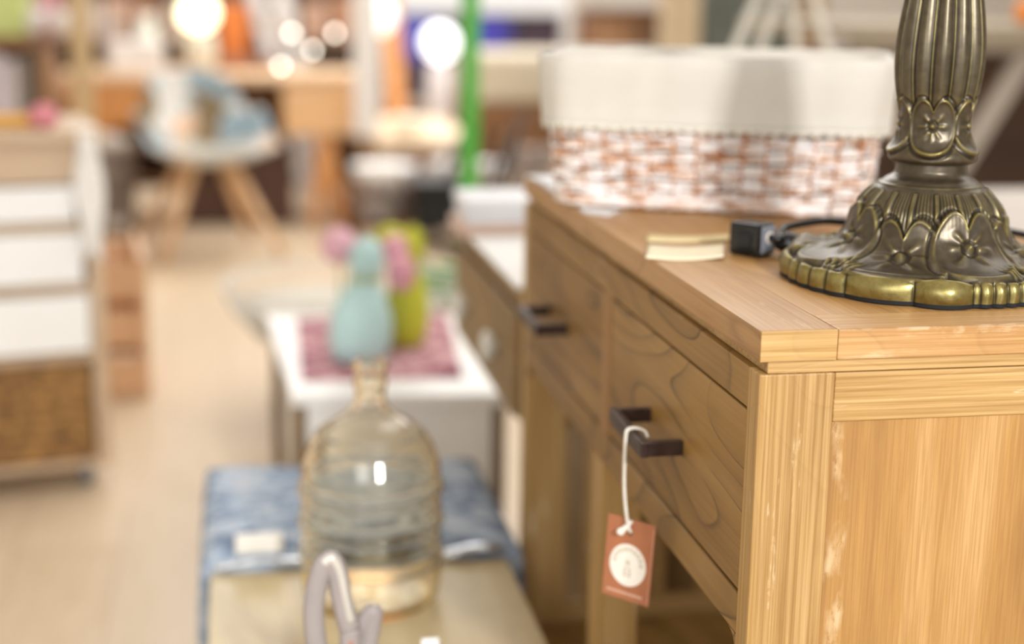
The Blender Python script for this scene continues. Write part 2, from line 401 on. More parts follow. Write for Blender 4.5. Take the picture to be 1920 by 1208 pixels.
# ------------------------------------------------------------------ bronze lamp
AX, AY, ZT = .1915, .160, .8003
def smooth01(x): x = np.clip(x, 0, 1); return x*x*(3-2*x)
def interp(prof, n):
    P = np.array(prof, float); d = np.r_[0, np.cumsum(np.hypot(*(P[1:]-P[:-1]).T))]
    # catmull smoothing
    pts = np.array([[p.x, p.y] for p in catmull([(a, b, 0) for a, b in prof], 10)])
    d = np.r_[0, np.cumsum(np.hypot(*(pts[1:]-pts[:-1]).T))]
    t = np.linspace(0, d[-1], n)
    return np.interp(t, d, pts[:, 0]), np.interp(t, d, pts[:, 1]), t
PHI0 = math.atan2(CAM.y-AY, CAM.x-AX)   # heading from which the ornament is laid out
def leaf(th, s, th0, s0, w_, h_, rm, depth=.0022, notch=.72, nw=.30, veins=(0, .7, 1.45, 2.3, -.7, -1.45, -2.3), tilt=0., rimk=.36, down=1.0):
    """raised lily-pad leaf: th, s grids; th0,s0 centre; w_,h_ half sizes (m). s grows downwards"""
    dth = (th-th0+PI) % (2*PI)-PI
    a = dth*rm/w_; b = -(s-s0)/h_
    ca, sa = math.cos(tilt), math.sin(tilt); a, b = a*ca-b*sa, a*sa+b*ca
    b = np.where(b < 0, b/down, b)
    rho = np.hypot(a, b); psi = np.arctan2(a, b)
    R = 1 + .10*np.cos(psi*2) - notch*np.exp(-(np.abs(psi)/nw)**1.6)
    q = rho/R
    plate = smooth01((1.04-q)/.10)
    rim = np.exp(-((q-.93)/.055)**2)
    cup = smooth01((1-q))*.25
    h = plate*depth*(.75-cup) + rim*depth*rimk
    grove = np.exp(-((q-1.09)/.05)**2)*(-depth*.35)
    for v_ in veins:
        dp = (psi-v_+PI) % (2*PI)-PI
        wd = .035+.11*rho
        h = h + np.exp(-(dp*rho/wd*1.0)**2)*smooth01((rho-.12)/.15)*smooth01((.68-rho)/.3)*depth*.42*plate
    h = h + np.exp(-(rho/.10)**2)*depth*1.1 - np.exp(-((rho-.17)/.05)**2)*depth*.35
    return h+grove, plate
def relief_mesh(name, prof, nth, ns, func, mat, parent, capb=False, capt=False):
    r, z, t = interp(prof, ns)
    dr = np.gradient(r, t); dz = np.gradient(z, t); nr, nz = -dz, dr
    if nr.mean() < 0: nr, nz = -nr, -nz
    th = np.arange(nth)*2*PI/nth
    TH_, S = np.meshgrid(th, t); Rr = np.repeat(r[:, None], nth, 1)
    phi = TH_   # phi measured from the camera-facing heading, growing to the right
    h, gold = func(phi, S, Rr, t, np.repeat(z[:, None], nth, 1))
    ang = PHI0 + TH_
    rr = Rr + h*nr[:, None]; zz = z[:, None] + h*nz[:, None]
    co = np.stack([rr*np.cos(ang), rr*np.sin(ang), zz], -1).reshape(-1, 3).astype(np.float32)
    i = np.arange(ns-1)[:, None]*nth; j = np.arange(nth)[None]; j2 = (j+1) % nth
    q = np.stack([i+j, i+j2, i+nth+j2, i+nth+j], -1).reshape(-1, 4).astype(np.int32)
    me = bpy.data.meshes.new(name)
    me.vertices.add(len(co)); me.vertices.foreach_set('co', co.ravel())
    me.loops.add(q.size); me.loops.foreach_set('vertex_index', q.ravel())
    me.polygons.add(len(q)); me.polygons.foreach_set('loop_start', np.arange(len(q), dtype=np.int32)*4)
    me.update(calc_edges=True); me.validate()
    me.polygons.foreach_set('use_smooth', np.ones(len(me.polygons), bool))
    # rubbed raised edges: convexity of the relief
    bl = h.copy()
    for k in range(1, 6):
        bl = bl + np.roll(h, k, 1)+np.roll(h, -k, 1)
    bl /= 11; b2 = bl.copy()
    for k in range(1, 6):
        up_ = np.vstack([bl[:1].repeat(k, 0), bl[:-k]]); dn = np.vstack([bl[k:], bl[-1:].repeat(k, 0)])
        b2 = b2+up_+dn
    b2 /= 11
    wear = np.clip((h-b2)/.00085, 0, 1)+gold
    at = me.attributes.new('rub', 'FLOAT', 'POINT'); at.data.foreach_set('value', np.clip(wear, 0, 1).astype(np.float32).ravel())
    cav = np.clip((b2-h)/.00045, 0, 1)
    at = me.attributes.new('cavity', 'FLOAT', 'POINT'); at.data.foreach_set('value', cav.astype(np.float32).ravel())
    return link(name, me, mat, parent)
def bronze():
    s = NT('rubbed_bronze')
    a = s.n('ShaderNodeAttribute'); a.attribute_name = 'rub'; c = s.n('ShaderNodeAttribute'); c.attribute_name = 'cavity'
    n = s.noise(s.tex(), 110, 4, .6); n2 = s.noise(s.tex(), 700, 2)
    base = s.ramp(n, [(.3, lin('#453c2e')), (.7, lin('#5d5240'))])
    gold = s.ramp(n, [(.3, lin('#85783f')), (.7, lin('#aa9c5e'))])
    f = s.math('MULTIPLY', a.outputs['Fac'], s.ramp(n2, [(.3, (.68,)*3), (.65, (.84,)*3)]))
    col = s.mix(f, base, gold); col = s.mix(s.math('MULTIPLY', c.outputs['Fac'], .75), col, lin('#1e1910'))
    s.set(Base_Color=col, Metallic=s.math('MULTIPLY_ADD', f, .25, .55), Roughness=s.math('MULTIPLY_ADD', n2, .12, .27), Specular_IOR_Level=.6)
    s.bump(n2, .10, .0003); return s.m
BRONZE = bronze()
lamp = thing('table_lamp', 'bronze table lamp with fluted stem and lily pad relief, on the console top', 'lamp', loc=(AX, AY, ZT))
# bell foot
bell = [(.0268, .0950), (.0271, .0905), (.0276, .0870), (.0300, .0838), (.0345, .0812), (.0385, .0778), (.0440, .0730), (.0495, .0675), (.0540, .0615), (.0568, .0550), (.0588, .0470), (.0612, .0400), (.0652, .0335), (.0712, .0280), (.0790, .0240), (.0880, .0212), (.0970, .0197), (.1040, .0188), (.1080, .0165), (.1100, .0110), (.1100, .0032)]
LOBES = [(-71, -61, .0014), (-61, -51, .0014), (-51, -41, .0014), (-41, -31, .0016), (-31, -3, .0028), (-3, 20, .0050), (22, 28, .0018), (28, 34, .0018), (34, 40, .0018), (40, 46, .0018), (46, 52, .0018), (52, 80, .0030), (80, 104, .0048), (104, 112, .0016), (112, 120, .0016), (120, 128, .0016), (128, 156, .0030), (156, 180, .0048), (180, 190, .0016), (190, 200, .0016), (200, 210, .0016), (210, 236, .0030), (236, 260, .0046), (260, 289, .0028)]
def bell_f(phi, S, R, t, Z):
    h = np.zeros_like(S); gold = np.zeros_like(S)
    s_a, s_b = .0265, .070
    band = smooth01((S-s_a)/.004)*smooth01((s_b-S)/.02)
    nrib = 18
    h += band*.00030*np.cos(phi*nrib*7)
    ang = (phi*nrib/(2*PI)+.15) % 1 - .5
    rib = np.exp(-(ang*2*PI*R/nrib/.0019)**2)
    rb = rib*smooth01((S-s_a-.001)/.003)*smooth01((.064-S)/.014)
    moat = np.exp(-(ang*2*PI*R/nrib/.0036)**2)*band
    h += -moat*.0011 + rb*.0030
    sl = t[-1]-.0180
    skirt = smooth01((S-.085)/.030)*smooth01((sl-S)/.004+.5)
    h += skirt*(.0016*np.cos(8*phi+.5))
    specs = []
    for k in range(8):
        base_ = rad([29, -14, -60, 74, 119, 164, -150, -105][k])
        big = k % 2 == 0
        specs.append((base_, .0730 if big else .0845, .0325 if big else .0345, .0300 if big else .0345, .08 if big else -.06))
    for (c0, s0, ww, hh, tl) in specs[1::2]+specs[0::2]:
        hl, pl = leaf(phi, S, c0, s0, ww, hh, .0665, .0036, tilt=tl, notch=.60, nw=.22, rimk=.20, veins=(.75, 1.65, 2.5, -.75, -1.65, -2.5), down=1.45)
        h = h*(1-pl*.95) + hl
    for c0 in (rad(47), rad(-38), rad(137), rad(-129)):
        dth = (phi-c0+PI) % (2*PI)-PI
        for m in range(-3, 4):
            aa = (dth*.098-m*.0040*(1-(S-sl)/.03))/.0014; bb = (S-(sl-.012)-abs(m)*.0018)/.0080
            h += .0018*np.exp(-aa**2-bb**2)
    # curled leaf tip at the left edge of the skirt
    dth = (phi-rad(-97)+PI) % (2*PI)-PI
    h += .0085*np.exp(-(dth/rad(13))**2-((S-(sl-.010))/.010)**2)
    lip = smooth01((S-sl)/.0035)
    h *= (1-lip*.9)
    gold += lip*.95
    deg = (np.degrees(phi[0]) % 360); lob = np.zeros_like(deg)-.0010
    for a_, b_, am in LOBES:
        u = ((deg-a_) % 360)/(b_-a_); ins = (u >= 0) & (u <= 1)
        lob = np.where(ins, -.0026+am*2.1*np.clip(np.sin(PI*np.clip(u, 0, 1)), 0, 1)**.8, lob)
    belly = np.sin(np.clip((S-sl)/(t[-1]-sl), 0, 1)*PI*.62+.35)
    h += lip*lob[None, :]*belly
    h -= np.exp(-((S-sl)/.0018)**2)*.0012
    h += .0006*np.exp(-((S-.0230)/.0012)**2)
    return h, gold
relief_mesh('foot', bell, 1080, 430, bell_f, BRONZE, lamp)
def lobe_at(d):
    for a_, b_, am in LOBES:
        u = ((d-a_) % 360)/(b_-a_)
        if 0 <= u <= 1: return -.0026+am*2.1*max(0, math.sin(PI*u))**.8
    return -.0026
bm = bmesh.new(); lo_, hi_ = [], []
for i in range(360):
    rr_ = .1098+lobe_at(i)*.75; an = PHI0+rad(i)
    lo_.append(bm.verts.new((rr_*math.cos(an), rr_*math.sin(an), .0003))); hi_.append(bm.verts.new((rr_*math.cos(an), rr_*math.sin(an), .0036)))
bm.faces.new(lo_); bm.faces.new(hi_)
for i in range(360): bm.faces.new((lo_[i], lo_[(i+1) % 360], hi_[(i+1) % 360], hi_[i]))
bm_obj('felt_pad', bm, plain('#15171c', .75, 0, .1, 80, 'black_felt'), lamp)
# stem
stem = [(0.0262, 0.0937), (0.03, 0.0943), (0.0332, 0.0965), (0.034, 0.0993), (0.033, 0.103), (0.03, 0.1075), (0.0276, 0.113), (0.0264, 0.1205), (0.0262, 0.1285), (0.0272, 0.1375), (0.0294, 0.1495), (0.031, 0.1615), (0.0317, 0.1735), (0.0314, 0.1855), (0.03, 0.1995), (0.028, 0.2135), (0.0256, 0.2275), (0.0225, 0.2445), (0.019, 0.2635), (0.0162, 0.2825), (0.015, 0.3025), (0.0155, 0.3175), (0.0175, 0.3255), (0.0175, 0.3315), (0.012, 0.3375)]
stem = stem[::-1]
def stem_f(phi, S, R, t, Z):
    h = np.zeros_like(S); gold = np.zeros_like(S)
    fl = smooth01((Z-.134)/.012)*smooth01((.292-Z)/.03)
    nf = 13
    a = (phi*nf/(2*PI)+.32) % 1 - .5
    h += fl*(.0042*(1-(np.abs(a)*2)**1.8)-.0018)
    a2 = (phi*nf/(2*PI)+.82) % 1 - .5
    h += fl*.0026*np.exp(-(a2/.05)**2)
    L_ = t[-1]
    zc = .1235
    # arc-length of centre height
    idx = int(np.argmin(np.abs(Z[:, 0]-zc))); s0 = t[idx]
    for k in (1, 3, 4, 2, 0):
        hl, pl = leaf(phi, S, rad(-3+72*k), s0, .0195, .0225, .0268, .0020, notch=.58, nw=.22, rimk=.45, veins=(0.75, 1.6, 2.55, 3.14, -2.55, -1.6, -.75))
        h = h*(1-pl) + hl
    return h, gold
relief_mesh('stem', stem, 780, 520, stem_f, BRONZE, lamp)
lathe('socket', [(.012, .335), (.018, .339), (.019, .355), (.017, .378), (.0135, .380)], plain('#8d7a3c', .35, .8), lamp, 40)

# ------------------------------------------------------------------ cord, switch and plug
BLK = plain('#0d0d0f', .22, 0, .05, 30, 'glossy_black_plastic', 0, .55)
co_ = thing('power_cord', 'black power cord with inline switch and plug, lying behind the bronze lamp', 'cord')
zt = .8002
sw = Vector((.112, .300, zt))
sd = Vector((.62, .78, 0)).normalized(); sn = Vector((sd.y, -sd.x, 0))
Msw = Matrix.Translation(sw) @ Matrix(((sd.x, -sn.x, 0, 0), (sd.y, -sn.y, 0, 0), (0, 0, 1, 0), (0, 0, 0, 1))) @ Matrix.Rotation(rad(-8), 4, 'X')
P0 = on_z(1422, 485, zt); P1 = on_z(1476, 474, zt)
ax_ = (P1-P0); ax_.z = 0; ln = ax_.length; ax_.normalize(); bk = Vector((-ax_.y, ax_.x, 0))
swb = bmesh.new()
Ms = Matrix(((ax_.x, bk.x, 0, P0.x), (ax_.y, bk.y, 0, P0.y), (0, 0, 1, zt), (0, 0, 0, 1)))
add_box(swb, .000, .0245, .000, .032, .0, .0290, Ms)
so = bm_obj('inline_switch', swb, BLK, co_, .003)
bm = bmesh.new(); add_box(bm, .0030, .0225, -.0012, .002, .003, .0262, Ms); bm_obj('grey_end_plate', bm, plain('#8d939c', .3, .3, .05), so, .001)
bm = bmesh.new(); add_box(bm, -.0020, .0015, .008, .024, .007, .021, Ms); bm_obj('rocker', bm, plain('#17171a', .35), so, .002)
e0 = Ms @ Vector((.0135, -.0014, .0165))
ringc = [e0+ax_*.0045*math.cos(2*PI*i/20)+Vector((0, 0, .0045*math.sin(2*PI*i/20))) for i in range(20)]
tube('grommet', ringc, .0011, plain('#d9cfc4', .4), so, 8, closed=True)
Rc = .0033
c1 = [e0+Vector((0, .002, 0)), e0+Vector((.006, -.006, .0004)), on_z(1470, 428, .822), on_z(1540, 415, .826), on_z(1600, 418, .824), Vector((.215, .335, .820)), Vector((.260, .338, .818)), Vector((.310, .310, .818)), Vector((.350, .27, .814)), Vector((.385, .22, .806)), Vector((.410, .18, .770)), Vector((.415, .17, .60)), Vector((.42, .18, .30)), Vector((.43, .22, .004)), Vector((.50, .30, .004))]
tube('cable', catmull(c1, 10), Rc, BLK, co_, 10)
pl_ = on_z(1500, 462, .809)
pdir = Vector((.75, -.25, 0)).normalized()
bm = bmesh.new()
add_tube(bm, [pl_-pdir*.022+Vector((0, 0, .004)), pl_-pdir*.012+Vector((0, 0, .003)), pl_, pl_+pdir*.014, pl_+pdir*.022, pl_+pdir*.03], [.0055, .010, .0098, .0085, .005, .0034], 14)
po = bm_obj('plug', bm, BLK, co_, smooth=True)
bm = bmesh.new()
for s_ in (-1, 1):
    q = pl_-pdir*.02+Vector((pdir.y, -pdir.x, 0))*s_*.006+Vector((0, 0, .004))
    add_tube(bm, [q, q-pdir*.018], .002, 10)
bm_obj('plug_pins', bm, plain('#c9c4bb', .25, .9), po, smooth=True)
c2 = [pl_+pdir*.026, on_z(1548, 466, .8035), on_z(1600, 462, .8032), Vector((.255, .318, .8032)), Vector((.32, .275, .8032)), Vector((.355, .20, .8032)), Vector((.340, .13, .8032)), Vector((.3045, .130, .8032))]
tube('cable', catmull(c2, 10), Rc, BLK, co_, 10)

# ------------------------------------------------------------------ paper slips on the console
def curved_slip(name, pix, z, lift, mat, label):
    A, B, C_, D = [on_z(px, py, z) for px, py in pix]   # near-left, near-right, far-right, far-left
    rows = []
    for i in range(17):
        u = i/16; up_ = lift*4*(u-.5)**2
        rows.append([A.lerp(B, u).lerp(D.lerp(C_, u), v_/6)+Vector((0, 0, .0006+up_+.0006*math.sin(v_))) for v_ in range(7)])
    bm = bmesh.new(); add_grid(bm, rows)
    o = bm_obj(name, bm, mat, smooth=True); m = o.modifiers.new('thick', 'SOLIDIFY'); m.thickness = .0005
    return tag(o, label, 'paper')
CREAM = plain('#efe3c4', .75, 0, .03, 60, 'cream_card')
curved_slip('paper_slip', ((1210, 490), (1356, 488), (1358, 462), (1216, 463)), .8, .0025, CREAM, 'cream paper slip with a curled left edge, the nearer of two on the console top')
curved_slip('paper_slip', ((1212, 456), (1366, 453), (1366, 443), (1214, 443)), .8, .0015, plain('#e8d5a4', .75, 0, .03, 60, 'yellow_card'), 'yellowish paper slip on the console top, between the other slip and the basket')

# ------------------------------------------------------------------ wicker basket with liner
BC = Vector((.170, .630, .8004)); BR = rad(-22)
bk_ = thing('wicker_basket', 'rectangular whitewashed wicker basket with a cream cloth liner, on the console behind the lamp', 'basket', loc=BC, rz=BR)
def rrect(a, b, r, n=160):
    """rounded rectangle perimeter points, half sizes a,b"""
    segs = []
    for cx, cy, t0 in ((a-r, -b+r, -PI/2), (a-r, b-r, 0), (-a+r, b-r, PI/2), (-a+r, -b+r, PI)):
        segs += [(cx+r*math.cos(t0+PI/2*i/12), cy+r*math.sin(t0+PI/2*i/12)) for i in range(13)]
    P = np.array(segs+[segs[0]]); d = np.r_[0, np.cumsum(np.hypot(*(P[1:]-P[:-1]).T))]
    t = np.linspace(0, d[-1], n, endpoint=False)
    return np.stack([np.interp(t, d, P[:, 0]), np.interp(t, d, P[:, 1])], 1), d[-1]
BA, BB, BH = .158, .105, .151
def half(z): k = z/BH; return BA+.014*k, BB+.014*k, .035
def wicker_mat():
    s = NT('whitewashed_wicker'); o = s.tex()
    f = s.noise(s.map(o, (1, 1, 3)), 42, 3, .6, .3); g = s.noise(o, 300, 3)
    c = s.ramp(f, [(.36, lin('#b0764e')), (.40, lin('#dcae8e')), (.46, lin('#f0e2d8')), (.58, lin('#f8f6f6'))])
    c = s.mix(s.math('MULTIPLY', g, .25), c, lin('#c89c7c'))
    s.set(Base_Color=c, Roughness=.6); return s.m
WICK = wicker_mat()
bm = bmesh.new()
nst = 44
for k in range(11):
    z = .007+k*.0098
    a, b, r = half(z); P, per = rrect(a, b, r, 264)
    tang = np.roll(P, -1, 0)-np.roll(P, 1, 0); nrm = np.stack([tang[:, 1], -tang[:, 0]], 1); nrm /= np.linalg.norm(nrm, axis=1)[:, None]
    for tw in (0, 1):
        phs = (k % 2)*PI+tw*PI*.0
        off = .0042*np.sin(np.arange(264)/264*nst*PI+phs)+rng.normal(0, .0004, 264)
        zz = z+(tw-.5)*.0046+.0011*np.sin(np.arange(264)/264*17+k*2)+.0012*np.sin(np.arange(264)/264*nst*PI/2+k)
        Q = P+nrm*off[:, None]
        add_tube(bm, [(Q[i, 0], Q[i, 1], zz[i]) for i in range(264)], .0025, 6, closed=True)
bm_obj('woven_body', bm, WICK, bk_, smooth=True)
bm = bmesh.new()
a, b, r = half(0); P, per = rrect(a, b, r, nst*2)
for i in range(0, nst*2, 2):
    a1, b1, r1 = half(BH); P1_, _ = rrect(a1, b1, r1, nst*2)
    add_tube(bm, [(P[i, 0], P[i, 1], .004), (P1_[i, 0], P1_[i, 1], BH-.004)], .0028, 6)
bm_obj('stakes', bm, plain('#b87d52', .6, 0, .15, 60), bk_, smooth=True)
bm = bmesh.new(); P, per = rrect(BA+.001, BB+.001, .034, 200)
for q in range(3):
    zz = [.004+.0035*math.sin(i/200*2*PI*30+q*2.1) for i in range(200)]
    add_tube(bm, [(P[i, 0]*(1+.012*math.cos(i/200*2*PI*30+q*2.1)), P[i, 1]*(1+.012*math.cos(i/200*2*PI*30+q*2.1)), max(.0038, zz[i]+.003)) for i in range(200)], .0034, 6, closed=True)
bm_obj('braided_foot', bm, WICK, bk_, smooth=True)
bm = bmesh.new(); P, per = rrect(BA-.004, BB-.004, .03, 80); bm.faces.new([bm.verts.new((x, y, .005)) for x, y in P]); bm.faces.new([bm.verts.new((x, y, .009)) for x, y in P])
bm_obj('bottom', bm, plain('#b87d52', .7), bk_)
# liner
def cloth_mat(c, nm, sc_=600):
    s = NT(nm); o = s.tex(); n = s.noise(o, 18, 3); wv = s.noise(s.map(o, (1, 1, 1)), sc_, 2)
    k = lin(c); s.set(Base_Color=s.ramp(n, [(.3, tuple(v*.93 for v in k[:3])), (.7, k)]), Roughness=.9, Specular_IOR_Level=.15, Sheen_Weight=.2)
    s.bump(wv, .35, .0008); return s.m
LIN = cloth_mat('#d6d0c5', 'liner_cotton')
def ring(z, off, k, n=240, wob=.0):
    a, b, r = half(z); P, per = rrect(a+off, b+off, r+max(off, -.02), n)
    th = np.arange(n)/n*2*PI
    nr = P/np.linalg.norm(P, axis=1)[:, None]
    w_ = wob*(np.sin(th*13+k)+.6*np.sin(th*29+k*1.7)+.5*np.sin(th*5+2))
    return [(P[i, 0]+nr[i, 0]*w_[i], P[i, 1]+nr[i, 1]*w_[i], z+.35*w_[i]) for i in range(n)]
rows = [ring(.012, -.012, 0, wob=.0006), ring(.08, -.011, .3, wob=.0012), ring(.130, -.009, .6, wob=.0016), ring(.149, -.006, .8, wob=.0014), ring(.1565, -.001, 1, wob=.0013), ring(.1580, .004, 1.1, wob=.0012), ring(.1555, .0085, 1.2, wob=.0013), ring(.147, .0105, 1.4, wob=.0013), ring(.130, .0108, 1.6, wob=.0012), ring(.110, .0112, 1.7, wob=.0012), ring(.092, .0115, 1.9, wob=.0012), ring(.0885, .0128, 2, wob=.0012)]
bm = bmesh.new(); add_grid(bm, rows, closed_v=True)
lo = bm_obj('cloth_liner', bm, LIN, bk_, smooth=True); m = lo.modifiers.new('t', 'SOLIDIFY'); m.thickness = .0012; m.offset = 0
s1 = ring(.0885, .0130, 2, 720, .0012); s2 = ring(.080, .0125, 2, 720, .0012); s2 = [(x, y, z+.0035*abs(math.sin(i/720*PI*90))) for i, (x, y, z) in enumerate(s2)]
bm = bmesh.new(); add_grid(bm, [s1, s2], closed_v=True); lt = bm_obj('lace_hem', bm, cloth_mat('#e6e1d4', 'lace'), bk_, smooth=True); m = lt.modifiers.new('t', 'SOLIDIFY'); m.thickness = .0012

# white papers under and behind the basket
WHITE = plain('#f4f5f8', .6, 0, .01, 20, 'white_paper')
def sheet(name, quad, label, z=.8, lift=0., mat=None):
    A, B, C_, D = [Vector(q) for q in quad]
    rows = [[A.lerp(B, u/10).lerp(D.lerp(C_, u/10), v_/8)+Vector((0, 0, .0007+lift*math.sin(PI*v_/8)*(.6+.4*math.sin(u)))) for v_ in range(9)] for u in range(11)]
    bm = bmesh.new(); add_grid(bm, rows); o = bm_obj(name, bm, mat or WHITE, smooth=True); m = o.modifiers.new('t', 'SOLIDIFY'); m.thickness = .0006; m.offset = 1
    return tag(o, label, 'paper')
sheet('paper_sheet', ((.002, .655, .8), (.075, .70, .8), (.10, .835, .8), (.002, .842, .8)), 'white paper sheet at the far end of the console top, behind the basket', lift=.004)
sheet('paper_sheet', ((.002, .535, .7999), (.022, .512, .7999), (.045, .55, .7999), (.006, .580, .7999)), 'small white paper poking out under the near left corner of the basket', lift=.0)

# ------------------------------------------------------------------ low wooden table (near left) and its things
PINE = wood('pale_table_wood', '#b59d6e', '#c5b084', '#d3c198', axis='y', line=.12, rough=.4, seedw=1., fibre=.5)
lt_ = thing('low_table', 'low pale yellowish wooden table holding the glass carboy', 'table')
box('tabletop', -.386, -.030, .12, .768, .318, .34, PINE, lt_, .002)
box('apron', -.372, -.044, .15, .165, .262, .318, PINE, lt_); box('apron', -.372, -.044, .735, .75, .262, .318, PINE, lt_)
box('apron', -.372, -.357, .165, .735, .262, .318, PINE, lt_); box('apron', -.059, -.044, .165, .735, .262, .318, PINE, lt_)
for x in (-.376, -.076):
    for y in (.14, .715): box('leg', x, x+.036, y, y+.036, 0, .318, PINE, lt_)

def glass(nm, col, rough=.0):
    s = NT(nm); s.set(Base_Color=lin(col), Roughness=rough, IOR=1.45, Transmission_Weight=1.0, Specular_IOR_Level=.5)
    v_ = s.n('ShaderNodeVolumeAbsorption'); v_.inputs[0].default_value = (1, .87, .52, 1); v_.inputs[1].default_value = 140
    s.l.new(v_.outputs[0], s.t.nodes['Material Output'].inputs['Volume']); return s.m
JX, JY = -.204, .668
jar = thing('glass_carboy', 'amber tinted ribbed glass carboy with short neck, standing on the low wooden table', 'bottle', loc=(JX, JY, .3404))
def jar_r(z):
    P = [(0, .060), (.004, .0715), (.012, .0765), (.03, .0795), (.143, .0795), (.164, .0770), (.184, .0695), (.199, .060), (.209, .046), (.217, .032), (.224, .0235), (.233, .0180), (.243, .0165), (.252, .0190), (.261, .0190), (.265, .0168), (.269, .0198), (.278, .0202), (.2805, .0185)]
    zz, rr = zip(*P); r = np.interp(z, zz, rr)
    for zc in (.060, .098, .136): r += .0034*math.exp(-((z-zc)/.0045)**2)-.0040*math.exp(-((z-zc-.010)/.0042)**2)-.0040*math.exp(-((z-zc+.010)/.0042)**2)
    return r
zs = list(np.linspace(.001, .2805, 200))
outer = [(jar_r(z), z) for z in zs]
inner = [(max(jar_r(z)-.0028, .012), max(z, .006)) for z in zs if z > .006][::-1]
prof = [(.0005, .004), (.045, .003), (.055, .0002)]+outer+inner+[(.05, .0065), (.0005, .0085)]
bm = bmesh.new()
def facet(r, z, a):
    k = max(0, min(1, (z-.02)/.01))*max(0, min(1, (.150-z)/.012)) if r > .06 else 0
    return r*(1-.016*k*max(0, math.cos(6*a+.4))**10)
add_grid(bm, [[(facet(r, z, 2*PI*j/120)*math.cos(2*PI*j/120), facet(r, z, 2*PI*j/120)*math.sin(2*PI*j/120), z) for j in range(120)] for r, z in prof], closed_v=True)
bm_obj('bottle_body', bm, glass('amber_glass', '#ffffff', .0), jar, smooth=True)

# scissors standing upright, grey handles
GREY = plain('#a39a98', .5, 0, .04, 30, 'grey_handle_plastic')
SZ = .3402
sb = Vector((-.262, .300, SZ))
sc_t = thing('scissors', 'grey handled scissors standing point down, close in front of the glass carboy', 'scissors')
def sp(px, py, dy=0.): return on_y(px, py, .300+dy)
loop = catmull([sp(655, 1180), sp(640, 1120), sp(634, 1080), sp(622, 1052), sp(606, 1062), sp(594, 1100), sp(588, 1150), sp(592, 1200), sp(604, 1245), sp(640, 1262), sp(655, 1235), sp(656, 1180)], 8)
lp = tube('handle', loop, .0058, GREY, sc_t, 12, flat=1.6)
edge = catmull([sp(606, 1056, -.003), sp(622, 1047, -.003), sp(637, 1070, -.003), sp(648, 1120, -.003), sp(658, 1165, -.003)], 6)
tube('pale_rim', edge, [.0042]*len(edge), plain('#d9d4cc', .3, .2), lp, 10)
loop2 = catmull([sp(668, 1190, .01), sp(684, 1165, .01), sp(700, 1148, .01), sp(697, 1175, .01), sp(690, 1215, .01), sp(684, 1260, .01), sp(668, 1270, .01), sp(664, 1230, .01)], 8)
tube('handle', loop2, .0052, GREY, sc_t, 12, flat=1.6, closed=True)
pv = sp(660, 1275, .004)
bm = bmesh.new(); 
for sg in (-1, 1):
    tip = Vector((pv.x+sg*.001, pv.y, SZ)); 
    add_tube(bm, [pv+Vector((sg*.006, sg*.001, .022)), pv+Vector((sg*.006, sg*.001, 0)), pv.lerp(tip, .5)+Vector((sg*.003, 0, 0)), tip], [.0075, .0075, .005, .0008], 8, flat=.25)
bm_obj('blades', bm, plain('#a8a09a', .25, .9), sc_t, smooth=True)
bm = bmesh.new(); add_tube(bm, [pv+Vector((0, -.005, .03)), pv+Vector((0, .008, .03))], .006, 16); bm_obj('rivet', bm, plain('#c98d6c', .3, .7), sc_t, smooth=True)
bm = bmesh.new(); add_tube(bm, [sp(652, 1240), sp(657, 1200), sp(659, 1180)], [.006, .006, .004], 12); bm_obj('copper_stem', bm, plain('#c98d6c', .35, .5), sc_t, smooth=True)
# small white card standing beside the scissors
wc = on_y(806, 1196, .34)
o = box('white_card', wc.x-.008, wc.x+.008, .338, .3395, SZ, wc.z, WHITE, bev=.0004)
tag(o, 'narrow white card right of the scissors on the low wooden table, only its top showing', 'card')

# ------------------------------------------------------------------ blue upholstered stool
def denim():
    s = NT('blue_patterned_cloth'); o = s.tex(); v_ = s.n('ShaderNodeTexVoronoi'); s.l.new(s.map(o, (1, 1, 1)), v_.inputs['Vector']); v_.inputs['Scale'].default_value = 34
    n = s.noise(o, 17, 5, .65, 1.5)
    c = s.ramp(n, [(.32, lin('#4f6080')), (.47, lin('#93a3b8')), (.58, lin('#bcc8d4')), (.70, lin('#cbc8d3'))])
    c = s.mix(s.math('MULTIPLY', s.ramp(v_.outputs[0], [(.05, (1, 1, 1)), (.22, (0, 0, 0))]), .55), c, lin('#67748f'))
    s.set(Base_Color=c, Roughness=.85, Specular_IOR_Level=.2); s.bump(s.noise(o, 500, 2), .3, .0008); return s.m
DEN = denim()
st_ = thing('upholstered_stool', 'low stool covered in blue patterned fabric, behind the low wooden table', 'stool')
X0, X1, Y0_, Y1_ = -.392, -.014, .775, 1.125
rows = []
nx, ny = 26, 24
for i in range(nx+1):
    u = i/nx; row = []
    for j in range(ny+1):
        v_ = j/ny
        x = X0+(X1-X0)*u; y = Y0_+(Y1_-Y0_)*v_
        e = min(u, 1-u, v_, 1-v_)
        z = .352+.010*min(1, e*9)**.5+.0035*math.sin(u*9+v_*4)*math.sin(v_*11)
        row.append((x, y, z))
    rows.append(row)
bm = bmesh.new(); V = add_grid(bm, rows)
per = [V[i][0] for i in range(nx+1)]+[V[nx][j] for j in range(1, ny+1)]+[V[i][ny] for i in range(nx-1, -1, -1)]+[V[0][j] for j in range(ny-1, 0, -1)]
prev = per
